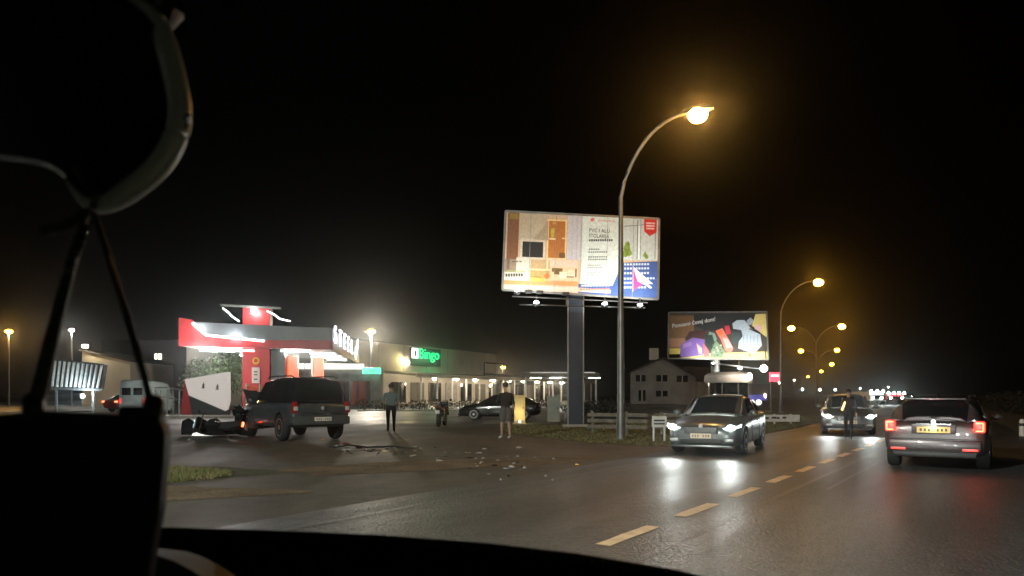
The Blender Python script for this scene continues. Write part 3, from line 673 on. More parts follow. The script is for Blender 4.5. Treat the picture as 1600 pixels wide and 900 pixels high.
# hedge / planter line in front of store
def leafblob(mb, c, rx, ry, rz, n, s, rnd):
    vs = []; fs = []
    for _ in range(n):
        u = Vector((rnd.gauss(0, 1), rnd.gauss(0, 1), rnd.gauss(0, 1))).normalized()*rnd.uniform(.45, 1.05)
        p = Vector(c)+Vector((u.x*rx, u.y*ry, u.z*rz)); a = Vector((rnd.gauss(0, 1), rnd.gauss(0, 1), rnd.gauss(0, 1))).normalized(); b = a.orthogonal().normalized()
        q = s*rnd.uniform(.6, 1.3); o = len(vs); vs += [p-a*q, p+b*q*.5, p+a*q, p-b*q*.5]; fs.append((o, o+1, o+2, o+3))
    mb.add(vs, fs)
def hedge(label, a, b, h, d, n, seed):
    rnd = random.Random(seed); t = thing('hedge', label, 'hedge'); a = Vector(a); b = Vector(b)
    mb = MB(); m = int((b-a).length/1.2)+1
    for i in range(m): leafblob(mb, a.lerp(b, (i+.5)/m)+Vector((rnd.uniform(-.2, .2), rnd.uniform(-.2, .2), h*.5)), .9, d, h*.52*rnd.uniform(.8, 1.15), n, .12, rnd)
    mb.build('foliage', 'hedge', t, fix=False)
    mb = MB()
    for i in range(m): q = a.lerp(b, (i+.5)/m); mb.tube([q, q+Vector((0, 0, h*.8))], .04, 5)
    st_o = mb.build('stems', 'bark', t); st_o['kind'] = 'stuff'
hedge('low dark hedge in front of the store behind the walking person', (-14, 67, 0), (4, 74, 0), 1.0, .6, 90, 5)
hedge('dark hedge behind the cabinets left of the billboard column', (3.5, 47, 0), (8, 53, 0), 1.0, .6, 90, 6)
hedge('dark hedge along the right verge of the road', tuple(cl(24, -8)), tuple(cl(75, -8)), 1.6, .8, 120, 8)

# tree behind totem
def tree(label, base, H, r, n, seed, m='leaf', cat='tree'):
    rnd = random.Random(seed); t = thing('tree', label, cat, base)
    mb = MB(); mb.tube([(0, 0, 0), (.05, 0, H*.25), (-.05, .05, H*.55), (0, 0, H*.8)], [.16, .13, .09, .03], 8)
    cs = []
    for i in range(9):
        a = rnd.uniform(0, 6.28); z = H*rnd.uniform(.35, .85); q = Vector((r*.7*math.cos(a), r*.7*math.sin(a), z+H*.1)); mb.tube([(0, 0, z*.8), q*.5+Vector((0, 0, z*.45)), q], [.06, .04, .015], 5); cs.append(q)
    mb.build('trunk', 'bark', t, True)
    mb = MB()
    for q in cs: leafblob(mb, q, r*.5, r*.5, r*.42, n, .13, rnd)
    mb.build('crown', m, t, fix=False)
tree('leafy tree lit from the canopy behind the white totem', (-21.5, 54, 0), 4.6, 2.2, 240, 21)
tree('dark tree on the right verge, farthest left of the two', (35, 42, 0), 6.5, 2.8, 260, 22, 'hedge')
tree('dark tree at the right edge of the picture', (31.5, 36, 0), 7, 3.0, 260, 23, 'hedge')

# ------------------------------------------------------------ house and far buildings
hs = thing('gable_house', 'pale two-storey gabled house left of the second billboard', 'house')
dh = 108.
def H_(x, y): return P(x, y, dh)
gb = HZ+CH*F/dh
mb = MB(); mb.prism([H_(985, gb), H_(985, 581), H_(1034, 560), H_(1087, 590), H_(1087, gb)], (2.5, 9, 0)); mb.build('wall', 'house', hs)
for a, b in (((979, 585), (1034, 560)), ((1034, 560), (1094, 595))):
    A = H_(*a); Bq = H_(*b); mb = MB(); mb.prism([A+Vector((0, -.6, 0)), Bq+Vector((0, -.6, 0)), Bq+Vector((2.6, 9.6, 0)), A+Vector((2.6, 9.6, 0))], (0, 0, .22)); mb.build('roof', 'roof', hs)
mb = MB(); q = H_(1027, 556); mb.box(q+Vector((0, 2.5, .4)), (1.2, .9, 1.7)); mb.build('chimney', 'white', hs)
for xx, yy_, w, h in ((1001, 591, 15, 10), (1034, 591, 17, 10), (1066, 592, 17, 10), (1003, 618, 11, 17), (1034, 615, 18, 9)):
    q = H_(xx, yy_); s = dh/F
    mb = MB(); mb.box(q+Vector((0, -.02, 0)), (w*s, .1, h*s)); wd = mb.build('window', 'glass', hs)
    mb = MB(); mb.box(q+Vector((0, -.08, 0)), (.12, .06, h*s)); mb.build('mullion', 'white', wd)
    mb = MB(); mb.box(q+Vector((0, -.1, -h*s/2-.06)), (w*s+.2, .2, .1)); mb.build('sill', 'conc', wd)
mb = MB(); mb.prism([H_(1088, 596), H_(1118, 600), H_(1118, gb), H_(1088, gb)], (2, 7, 0)); mb.build('side_wing', 'house', hs)
mb = MB(); mb.prism([H_(1070, 572)+Vector((0, 1, 0)), H_(1112, 574)+Vector((0, 1, 0)), H_(1122, 598)+Vector((0, .5, 0)), H_(1092, 598)+Vector((0, .5, 0))], (2, 6, .3)); mb.build('wing_roof', 'roof', hs)
# dark block at left with two lit windows
dk = thing('dark_block', 'dark apartment block with two lit windows left of the canopy', 'building')
mb = MB(); q = P(225, 615, 130); mb.box((q.x, 136, 5.5), (16, 10, 11)); mb.build('wall', 'black', dk)
for yy_ in (557, 583):
    q = P(247, yy_, 130.8)
    mb = MB(); mb.box(q, (1.1, .3, 1.0)); w_ = mb.build('window', 'winlit', dk)
    mb = MB(); mb.box(q+Vector((0, -.2, 0)), (.12, .12, 1.05)); mb.build('mullion', 'black', w_)
wh = thing('warehouse', 'low warehouse with a lit gable wall above the ribbed panel', 'building')
mb = MB(); q = P(155, 615, 95); mb.prism([(q.x-2.2, 95, 0), (q.x+4, 95, 0), (q.x+4, 95, 5.6), (q.x-2.2, 95, 7.0)], (0, 12, 0)); mb.build('wall', 'beige', wh)
mb = MB(); mb.prism([(q.x-2.5, 94.7, 7.0), (q.x+4.3, 94.7, 5.55), (q.x+4.3, 107, 5.55), (q.x-2.5, 107, 7.0)], (0, 0, .2)); mb.build('roof', 'roof', wh)
mb = MB(); q2 = P(133, 541, 94.5); mb.box(q2, (.6, .4, .35)); mb.build('wall_lamp', 'warmw', wh)
light('SPOT', 'wall_light', q2+Vector((.3, -.6, .2)), 200, (1, .8, .35), wh, .2, q2+Vector((2.5, .6, -1.5)), 140, .8)

# ribbed panel on posts
rb = thing('ribbed_panel', 'white vertically ribbed metal panel raised on posts at the left', 'panel')
dr = 46.
mb = MB(); mb.prism([P(84, 561, dr+.06), P(163, 570, dr+.06), P(157, 608, dr+.06), P(79, 606, dr+.06)], (0, .4, 0)); mb.build('backing', 'dsteel', rb)
for i in range(11):
    a = P(87+i*7.2, 563.5+i*.75, dr); b = P(82.5+i*7.0, 604+i*.2, dr)
    mb = MB(); mb.beam(a, b, .16, .1); mb.build('rib', 'white', rb)
mb = MB(); mb.beam(P(80, 607, dr), P(158, 609, dr), .14, .14); mb.beam(P(84, 561, dr), P(163, 570, dr), .1, .1); mb.build('rail', 'steel', rb)
for xx in (88, 146):
    q = P(xx, 609, dr+.3); mb = MB(); mb.beam((q.x, q.y, 0), q, .12, .12); mb.build('post', 'steel', rb)
mb = MB(); q = P(129, 619, dr-.3); mb.ball(q, .12, 8); mb.build('work_lamp', 'coolw', rb, True)
light('POINT', 'work_light', q+Vector((0, -.3, .1)), 130, (.7, .9, 1), rb, .1)
# ribbed panel lit by a lamp on the station side
# railing
ra = thing('metal_railing', 'low metal railing left of the white wedge totem', 'railing')
for i in range(6):
    q = P(242+i*9.5, 615, 52); mb = MB(); mb.beam((q.x, q.y, 0), (q.x, q.y, 1.7), .07, .07); mb.build('post', 'steel', ra)
a = P(240, 606, 52); b = P(291, 611, 52)
for dz_ in (0, -.7): mb = MB(); mb.tube([a+Vector((0, 0, dz_)), P(258, 605, 52)+Vector((0, 0, dz_)), b+Vector((0, 0, dz_))], .045, 6); mb.build('rail', 'steel', ra)

# ------------------------------------------------------------ cabinets
def cabinet(label, px, yb, yt, wpx, m, deep=.45, extra=None):
    q = G(px, yb); s = q.y/F; w = wpx*s; h = (yb-yt)*s
    t = thing('utility_cabinet', label, 'cabinet', (q.x, q.y+deep/2, 0), 0)
    mb = MB(); mb.box((0, 0, h*.5+.05), (w, deep, h-.1)); mb.build('body', m, t, bevel=.02)
    mb = MB(); mb.box((0, 0, h-.01), (w+.06, deep+.06, .06)); mb.build('cap', m, t, bevel=.01)
    mb = MB(); mb.box((0, 0, .04), (w+.04, deep+.04, .1)); mb.build('plinth', 'conc', t)
    mb = MB(); mb.box((0, -deep/2-.006, h*.52), (w*.86, .02, h*.8)); dr_ = mb.build('door', m, t, bevel=.005)
    mb = MB(); mb.box((w*.3, -deep/2-.03, h*.55), (.03, .04, .14)); mb.build('handle', 'black', dr_)
    return t, h
cb, h = cabinet('tall cream cabinet glowing yellow beside the standing person', 812, 661, 618, 17, 'yellowbox')
light('POINT', 'cabinet_light', (0, -.75, .5), 16, (1, .78, .3), cb, .05)
mb = MB(); mb.box((0, -.72, .1), (.12, .1, .14)); fl = mb.build('ground_lamp', 'shopin', cb)
cabinet('grey utility cabinet left of the billboard column', 865, 659, 620, 19, 'cab')
cabinet('small white box beside the grey utility cabinet', 878, 658, 645, 6, 'white', .25)

# ------------------------------------------------------------ kiosk, sign, barrier, planks
q = P(1138, 615, 47)
ki = thing('round_kiosk', 'rounded kiosk with beige fascia and dark glass behind the oncoming car', 'kiosk', (q.x, 47, 0))
mb = MB(); mb.lathe([(1.42, 2.18), (1.5, 2.3), (1.46, 2.65), (1.25, 2.8), (.4, 2.88)], (0, 0, 0), 'Z', 28); mb.build('roof', 'offw', ki, True)
mb = MB(); mb.lathe([(1.25, .8), (1.25, 2.2)], (0, 0, 0), 'Z', 28); mb.build('glazing', 'glass', ki, True)
mb = MB(); mb.lathe([(1.3, 0), (1.3, .85)], (0, 0, 0), 'Z', 28); mb.build('counter', 'cab', ki, True)
for i in range(8):
    a = i*math.pi/4+.2; mb = MB(); mb.beam((1.27*math.cos(a), 1.27*math.sin(a), .8), (1.27*math.cos(a), 1.27*math.sin(a), 2.2), .07, .07); mb.build('mullion', 'steel', ki)
light('POINT', 'kiosk_light', (0, -2.4, 2.9), 60, (1, .85, .7), ki, .2)
mb = MB(); mb.ball((.85, -1.55, 2.55), .16, 8, (1, .5, 1.4)); mb.build('kiosk_lamp', 'warmw', ki, True)
q = P(1210, 589, 60); rs = thing('red_sign', 'small lit red sign on a post right of the billboard', 'sign', (q.x, 60, 0))
mb = MB(); mb.box((0, 0, q.z), (.8, .2, .75)); bo = mb.build('board', 'sred', rs, bevel=.03)
mb = MB(); mb.box((0, -.12, q.z+.1), (.62, .03, .14)); mb.build('sign_stripe', 'swhite', bo)
mb = MB(); mb.tube([(-.3, 0, 0), (-.3, 0, q.z-.35)], .05, 8); mb.build('post', 'steel', rs)
q = P(1181, 615, 66); bl = thing('blue_shop', 'small shop with blue lit front and two round lamps', 'shop', (q.x, 66, 0))
mb = MB(); mb.box((0, 1.5, 1.2), (2.6, 3, 2.4)); mb.build('wall', 'roof', bl)
mb = MB(); mb.box((.1, -.06, 1.15), (1.7, .12, .5)); mb.build('blue_front', 'sblue', bl)
for s in (-.42, .2):
    mb = MB(); mb.lathe([(.26, -.2), (.26, -.1)], (s, 0, .72), 'Y', 14); mb.build('round_lamp', 'shopin', bl, True)
for s in (-.75, .8): mb = MB(); mb.box((s, -.1, 1.3), (.12, .1, .3)); mb.build('wall_lamp', 'warmw', bl)
# white low barrier
wb = thing('white_barrier', 'low white barrier beside the road right of the oncoming car', 'barrier', (12.4, 36, 0))
mb = MB(); mb.box((.1, 0, .3), (3.0, .08, .34)); mb.build('board', 'white', wb, bevel=.01)
for i, xx in enumerate((-1.1, -.82, -.5, -.3, 0, .35, .55, .85)):
    mb = MB(); mb.box((xx, -.045, .31+.02*(i % 2)), (.13+.05*(i % 3), .012, .09)); mb.build('dark_mark', 'dsteel', wb)
for xx in (-1.2, -.4, .4, 1.2): mb = MB(); mb.box((xx, .07, .25), (.08, .08, .5)); mb.build('post', 'white', wb)
pf = thing('plank_fence', 'low weathered plank fence behind the tall lamp post', 'fence')
fa, fb = Vector((3.0, 27.5, 0)), Vector((6.6, 26.2, 0))
for i in range(4):
    q = fa.lerp(fb, i/3); mb = MB(); mb.box(q+Vector((0, .06, .42)), (.1, .1, .84)); mb.build('post', 'plank', pf)
for z in (.28, .5, .72): mb = MB(); mb.beam(fa+Vector((-.2, -.02, z)), fb+Vector((.2, -.02, z)), .04, .13); mb.build('plank', 'plank', pf)
q = G(1030, 690); sg = thing('small_notice', 'small pale notice board on two posts beside the oncoming car', 'sign', (q.x, q.y, 0))
for s in (-.17, .17): mb = MB(); mb.box((s, .04, .4), (.05, .05, .8)); mb.build('post', 'white', sg)
mb = MB(); mb.box((0, 0, .62), (.46, .03, .34)); bo = mb.build('board', 'offw', sg)
for z in (.56, .66): mb = MB(); mb.box((0, -.02, z), (.34, .01, .05)); mb.build('dark_line', 'dsteel', bo)
q = P(1597, 676, 26); bl_ = thing('verge_bollard', 'small white bollard on the right verge', 'bollard', (q.x, 26, 0))
mb = MB(); mb.lathe([(.09, 0), (.09, .5), (.06, .6)], (0, 0, 0), 'Z', 10); mb.build('post', 'white', bl_, True)
mb = MB(); mb.lathe([(.093, .36), (.093, .46)], (0, 0, 0), 'Z', 10); mb.build('band', 'black', bl_, True)
# truck with top lights far ahead
def far_truck(label, px, yb, w, h, nl, m, front=True, lens='coolw'):
    d = CH*F/(yb-HZ); q = P(px, HZ, d); t = thing('far_truck', label, 'truck', (q.x, d, 0))
    mb = MB(); mb.box((0, 3, h*.5+.3), (w, 6, h-.6)); mb.build('box_body', m, t, bevel=.08)
    mb = MB(); mb.box((0, -.05, h*.6), (w*.8, .12, h*.25)); mb.build('windscreen', 'glass', t)
    for s in (-1, 1): mb = MB(); mb.lathe([(.2, -.15), (.5, -.12), (.5, .12), (.2, .15)], (s*w*.42, .9, .5), 'X', 14); mb.build('wheel', 'tyre', t, True)
    for i in range(nl): mb = MB(); mb.ball(((i-(nl-1)/2)*w*.8/max(1, nl-1), -.1, h+.05), .17, 8); mb.build('roof_lamp', lens, t, True)
    for s in (-1, 1): mb = MB(); mb.ball((s*w*.3, -.1, .95), .16, 8); mb.build('headlight', lens, t, True)
far_truck('pale far truck with three roof lights', 1370, 633, 1.9, 1.75, 3, 'offw')
far_truck('brownish far truck with a row of teal-white lights', 1400, 632.5, 2.6, 1.5, 4, 'redcar')

# ------------------------------------------------------------ vehicles
def wheel_parts(parent, x, y, r, w, side):
    tw = bpy.data.objects.new('wheel', None)
    mb = MB(); mb.lathe([(r*.62, -w/2), (r*.93, -w/2), (r, -w*.3), (r, w*.3), (r*.93, w/2), (r*.62, w/2)], (x, y, r), 'Y', 26); wh = mb.build('wheel', 'tyre', parent, True)
    mb = MB(); o = y+side*w*.42
    mb.lathe([(r*.66, o-.02), (r*.66, o+.02), (r*.6, o+.02), (r*.6, o-.02)], (x, 0, r), 'Y', 26)
    for k in range(5):
        a = k*2*math.pi/5+.3; mb.beam((x+.05*math.cos(a), o, r+.05*math.sin(a)), (x+r*.63*math.cos(a), o, r+r*.63*math.sin(a)), .035, r*.16)
    mb.lathe([(r*.17, o-.02), (r*.17, o+.025)], (x, 0, r), 'Y', 12); mb.build('rim', 'rim', wh, True)
def quadpatch(c, off, inset=.0, nx=4, nz=4):
    """four corners (tl,tr,br,bl) -> slightly inset grid, pushed along its normal"""
    c = [Vector(p) for p in c]; n = (c[1]-c[0]).cross(c[3]-c[0]).normalized()
    cen = sum(c, Vector())/4
    if n.dot(off) < 0: n = -n
    mb = MB(); c = [p.lerp(cen, inset)+n*.012 for p in c]; mb.prism(c, n*.004); return mb
def car(label, loc, rz, body, cabin, paint, wheels, W, rw=.33, group=None, crumple=None, name='car', cat='car', arch=1.13):
    """body stations (x, halfw, zbot, zshoulder, ztop) front->rear; cabin stations (x, wb, zb, wr, zr)"""
    t = thing(name, label, cat, loc, rz, group)
    mb = MB(); rings = []
    for (x, w, zb, zs, zt) in body:
        half = [(0, zb), (w-.14, zb), (w-.03, zb+.1), (w, zb+(zs-zb)*.5), (w-.015, zs-.06), (w-.07, zs), (w*.62, zs+(zt-zs)*.8), (0, zt)]
        ring = [Vector((x, y, z)) for y, z in half]+[Vector((x, -y, z)) for y, z in half[-2:0:-1]]
        rings.append(ring)
    mb.loft(rings)
    o = mb.build('body', paint, t)
    if crumple:
        rnd = random.Random(3)
        for v in o.data.vertices:
            if v.co.x > crumple: v.co += Vector((rnd.uniform(-.28, .1), rnd.uniform(-.12, .12), rnd.uniform(-.14, .16)))
    s = o.modifiers.new('s', 'SUBSURF'); s.levels = 2; s.render_levels = 2
    cuts = []
    for x in wheels:
        for sd in (1, -1):
            cb_ = MB(); cb_.lathe([(rw*arch, -.3), (rw*arch, .3)], (x, sd*(W/2-.05), rw), 'Y', 24); c = cb_.build('cut', paint); c.parent = t; cuts.append(c)
            b = o.modifiers.new('b', 'BOOLEAN'); b.operation = 'DIFFERENCE'; b.object = c; b.solver = 'EXACT'
    evalmesh(o)
    for c in cuts: bpy.data.objects.remove(c)
    o.data.polygons.foreach_set('use_smooth', [True]*len(o.data.polygons)); o.data.set_sharp_from_angle(angle=R(35))
    # cabin shell
    mb = MB(); rings = []
    for (x, wb, zb, wr, zr) in cabin:
        half = [(wb, zb), (wb+(wr-wb)*.5+.02, zb+(zr-zb)*.5), (wr, zr-.07), (wr-.1, zr-.01), (wr*.5, zr+.015), (0, zr+.02)]
        rings.append([Vector((x, y, z)) for y, z in half]+[Vector((x, -y, z)) for y, z in half[-2::-1]])
    mb.loft(rings, False, False)
    n = len(rings[0])
    mb.poly(rings[0][::-1]); mb.poly(rings[-1])
    mb.build('cabin', paint, t, True)
    def strip(nm, ra, rb, k0, k1, out):
        g = MB(); A = [p.copy() for p in ra[k0:k1+1]]; Bq = [p.copy() for p in rb[k0:k1+1]]
        A2 = [a.lerp(b, .04) for a, b in zip(A, Bq)]; B2 = [a.lerp(b, .95) for a, b in zip(A, Bq)]
        off = Vector(out).normalized()*.012
        g.loft([[p+off for p in A2], [p+off for p in B2]], False, False); g.build(nm, 'glass', t, True)
    strip('windscreen', rings[0], rings[1], 3, n-4, (1, 0, 1.4)); strip('rear_window', rings[-1], rings[-2], 2, n-3, (-1, 0, .6))
    for x in wheels:
        for sd in (1, -1): wheel_parts(t, x, sd*(W/2-.13), rw, .22, sd)
    return t
def shift_pts(pts, d): return [Vector(p)+Vector(d) for p in pts]
def glassq(t, name, c, out, m='glass', inset=.06):
    return quadpatch(c, Vector(out), inset).build(name, m, t)
def place(heading_deg):                      # heading angle measured from +Y toward +X -> rotation of local +X
    return R(90-heading_deg)
def lampbox(t, name, c, d, m, bevel=.03, rot=None, par=None):
    mb = MB(); mb.box(c, d, rot); return mb.build(name, m, par or t, bevel=bevel, smooth=True)
def plate(t, c, dx, m, w=.52):
    mb = MB(); mb.box(c, (.02, w, .115)); p = mb.build('number_plate', m, t, bevel=.004)
    for i in range(7):
        if i == 3: continue
        mb = MB(); mb.box((c[0]+dx*.013, c[1]+(i-3)*w*.125, c[2]), (.004, w*.06, .05)); mb.build('plate_mark', 'plank', p)
    return p
def door_mirror(t, x, y, z, paint):
    for s in (1, -1):
        mb = MB(); mb.ball((x, s*(y+.11), z), .1, 8, (.6, 1.1, .75)); mb.tube([(x+.02, s*(y-.03), z-.06), (x, s*(y+.06), z-.03)], .03, 6); mb.build('door_mirror', paint, t, True)
def shut_line(t, pts, side):
    mb = MB(); mb.tube(pts, .006, 4); mb.build('door_line', 'black', t)

# ---- the estate ahead (rear view)
SKB = [(2.28, .62, .32, .55, .62), (2.2, .8, .25, .62, .72), (1.9, .88, .22, .74, .84), (1.3, .905, .2, .85, .95), (.7, .905, .2, .9, .99), (-.6, .905, .2, .93, 1.0), (-1.5, .905, .22, .95, 1.0), (-2.05, .89, .26, .96, 1.0), (-2.25, .84, .3, .93, .97), (-2.31, .74, .36, .8, .86)]
SKC = [(1.0, .74, .93, .62, .96), (.25, .79, .95, .6, 1.38), (-.4, .8, .95, .6, 1.42), (-1.3, .8, .95, .59, 1.41), (-1.95, .78, .95, .57, 1.37), (-2.2, .74, .96, .54, 1.02)]
p = G(1459, 737); hd = 34.
sk = car('grey estate car with glowing red tail lights driving ahead in the lane', (p.x+math.sin(R(hd))*2.25, p.y+math.cos(R(hd))*2.25, .012), place(hd), SKB, SKC, 'silver', (1.4, -1.32), 1.81, .325)
for s in (1, -1):
    glassq(sk, 'side_window', [(.2, s*.64, 1.31), (-.42, s*.64, 1.34), (-.42, s*.81, .97), (.62, s*.79, .97)], (0, s, .3), inset=.04)
    glassq(sk, 'side_window', [(-.5, s*.64, 1.34), (-1.25, s*.63, 1.33), (-1.25, s*.81, .98), (-.5, s*.81, .97)], (0, s, .3), inset=.04)
    glassq(sk, 'side_window', [(-1.33, s*.63, 1.33), (-1.85, s*.61, 1.28), (-1.95, s*.79, .99), (-1.33, s*.81, .98)], (0, s, .3), inset=.05)
    tl = lampbox(sk, 'tail_light', (-2.235, s*.745, .86), (.15, .2, .23), 'tail', .05)
    for c, d in (((-2.315, s*.745, .935), (.02, .12, .028)), ((-2.31, s*.805, .86), (.02, .028, .15)), ((-2.315, s*.745, .785), (.02, .12, .028))): lampbox(sk, 'light_bar', c, d, 'tailhot', .008, par=tl)
    lampbox(sk, 'rear_reflector', (-2.325, s*.6, .43), (.05, .26, .055), 'tail', .012)  # reflector's own glow stands in for light it throws back
    mb = MB(); mb.tube([(-1.7, s*.56, 1.42), (-1.6, s*.57, 1.46), (.0, s*.59, 1.475), (.15, s*.59, 1.42)], .018, 6); mb.build('roof_rail', 'chrome', sk, True)
plate(sk, (-2.345, 0, .795), -1, 'plate', .56)
lampbox(sk, 'plate_recess', (-2.325, 0, .81), (.03, .74, .19), 'silver', .012)
mb = MB(); mb.box((-2.345, 0, .905), (.04, .6, .03)); mb.build('tailgate_handle', 'chrome', sk, bevel=.008)
mb = MB(); mb.lathe([(.045, -2.33), (.045, -2.31)], (0, 0, .95), 'X', 12); mb.build('emblem', 'chrome', sk, True)
for z, w in ((.62, 1.5), (.36, 1.4)): mb = MB(); mb.box((-2.325 if z > .5 else -2.318, 0, z), (.02, w, .018)); mb.build('panel_gap', 'black', sk)
lampbox(sk, 'rear_bumper', (-2.29, 0, .5), (.12, 1.56, .2), 'silver', .05)
lampbox(sk, 'bumper_skirt', (-2.28, 0, .32), (.08, 1.4, .1), 'black', .03)
mb = MB(); mb.tube([(-2.24, .05, 1.03), (-2.21, -.3, 1.06)], .012, 5); mb.build('rear_wiper', 'black', sk)
lampbox(sk, 'spoiler', (-2.0, 0, 1.385), (.22, 1.06, .03), 'silver', .012)
lampbox(sk, 'high_brake_light', (-2.1, 0, 1.375), (.02, .3, .018), 'tailoff', .004)
mb = MB(); mb.ball((-1.3, 0, 1.45), .05, 6, (1.6, .4, 1)); mb.build('roof_aerial', 'black', sk, True)
door_mirror(sk, .72, .86, .98, 'silver')
for s in (1, -1): light('POINT', 'tail_glow', (-2.5, s*.72, .86), 3, (1, .06, .02), sk, .06)
light('POINT', 'plate_glow', (-2.42, 0, .89), 1.6, (1, .93, .8), sk, .02)

# ---- oncoming saloon
SAB = [(2.36, .6, .3, .52, .62), (2.28, .78, .2, .66, .76), (2.0, .88, .18, .72, .84), (1.35, .915, .18, .84, .95), (.8, .92, .18, .9, 1.0), (-.7, .92, .18, .94, 1.0), (-1.5, .915, .2, .96, 1.02), (-2.1, .88, .26, .97, 1.03), (-2.36, .74, .34, .86, .95)]
SAC = [(1.12, .76, .93, .64, .97), (.3, .8, .95, .61, 1.40), (-.5, .8, .95, .6, 1.45), (-1.2, .79, .97, .57, 1.36), (-1.95, .72, .98, .52, 1.04)]
def saloon(label, loc, hdg, paint, lit=True, full=True, plate_m='plate2', en=70):
    t = car(label, loc, place(hdg), SAB, SAC, paint, (1.42, -1.38), 1.83, .33)
    for s in (1, -1):
        glassq(t, 'side_window', [(.26, s*.65, 1.33), (-.48, s*.65, 1.37), (-.48, s*.82, .98), (.75, s*.8, .98)], (0, s, .3), inset=.04)
        glassq(t, 'side_window', [(-.56, s*.65, 1.37), (-1.1, s*.62, 1.31), (-1.5, s*.78, 1.01), (-.56, s*.82, .98)], (0, s, .3), inset=.04)
        mb = MB(); mb.prism([(2.3, s*.5, .66), (2.22, s*.84, .72), (2.0, s*.9, .76), (2.08, s*.9, .68), (2.32, s*.62, .60)], (.04, 0, 0)); hb = mb.build('headlight', 'headhous' if lit else 'clear', t)
        mb = MB(); mb.ball((2.32, s*.70, .675), .085, 10, (.45, 1.25, .75)); mb.build('lens', 'head' if lit else 'head2', hb, True)
        lampbox(t, 'fog_light', (2.33, s*.66, .37), (.06, .2, .07), 'clear', .02)
        lampbox(t, 'tail_light', (-2.28, s*.68, .84), (.1, .26, .12), 'tailoff', .03)
        shut_line(t, [(.62, s*.925, .3), (.62, s*.925, .6), (.72, s*.91, .88)], s); shut_line(t, [(-.5, s*.925, .3), (-.5, s*.925, .88)], s)
        mb = MB(); mb.box((-.35, s*.925, .8), (.2, .03, .03)); mb.build('door_handle', 'chrome', t, bevel=.01)
        mb = MB(); mb.tube([(1.12, s*.72, .97), (.31, s*.63, 1.39)], .022, 6); mb.build('pillar_trim', paint, t, True)
        if lit: light('SPOT', 'headlight_beam', (2.45, s*.68, .67), en, (.92, 1, .96), t, .06, (14, s*.3, -.1), 75, .8)
    gr = lampbox(t, 'grille', (2.345, 0, .6), (.08, .8, .17), 'black', .03)
    for i in range(5): mb = MB(); mb.box((2.39, 0, .54+i*.03), (.012, .74, .006)); mb.build('grille_bar', 'chrome', gr)
    mb = MB(); mb.lathe([(.05, 2.36), (.05, 2.385)], (0, 0, .71), 'X', 14); mb.build('emblem', 'chrome', t, True)
    lampbox(t, 'lower_intake', (2.35, 0, .34), (.06, 1.0, .12), 'black', .02)
    plate(t, (2.385, 0, .47), 1, plate_m, .5)
    lampbox(t, 'bumper_lip', (2.28, 0, .22), (.14, 1.45, .05), paint, .02)
    door_mirror(t, .82, .87, 1.0, paint)
    for s in (.12, -.35): mb = MB(); mb.tube([(1.14, s, .985), (1.02, s+.5, 1.02)], .01, 5); mb.build('wiper', 'black', t)
    return t
p = G(1096, 712); hd1 = 34+180-7
dv = Vector((math.sin(R(hd1)), math.cos(R(hd1)), 0))
c1 = Vector((p.x, p.y, .012))-dv*2.3
saloon('grey saloon car with bright headlights coming closest in the opposite lane', (c1.x, c1.y, .012), hd1, 'grpaint', en=60)
p = G(1327, 680.5); hd2 = 32+180-10; dv = Vector((math.sin(R(hd2)), math.cos(R(hd2)), 0)); c2 = p-dv*2.3
saloon('farther oncoming car with headlights behind the person in the road', (c2.x, c2.y, .012), hd2, 'grpaint', en=70)
# black saloon parked side-on
saloon('black saloon car parked side-on with alloy wheels near the standing motorcycle', (-.65, 42.2, .012), -84, 'blkpaint', lit=False)
# ---- damaged SUV
SUB = [(2.35, .66, .5, .8, .95), (2.25, .84, .42, .95, 1.08), (1.8, .94, .38, 1.02, 1.14), (1.1, .96, .36, 1.08, 1.17), (0, .965, .36, 1.12, 1.18), (-1.4, .965, .38, 1.15, 1.2), (-2.1, .95, .4, 1.15, 1.2), (-2.3, .9, .44, 1.1, 1.16), (-2.38, .8, .5, .95, 1.04)]
SUC = [(1.0, .8, 1.1, .68, 1.16), (.4, .85, 1.12, .68, 1.82), (-.4, .86, 1.13, .69, 1.9), (-1.5, .86, 1.14, .69, 1.88), (-2.12, .85, 1.15, .66, 1.80), (-2.32, .82, 1.14, .62, 1.2)]
hs_ = -38; rl = G(503, 690); dv = Vector((math.sin(R(hs_)), math.cos(R(hs_)), 0))
cs_ = Vector((rl.x, rl.y, 0))+dv*2.45
sv_ = car('dark grey damaged sport utility vehicle with crumpled front beside the station', (cs_.x, cs_.y, .012), place(hs_), SUB, SUC, 'suv', (1.45, -1.42), 1.93, .40, crumple=1.6, cat='car', name='suv')
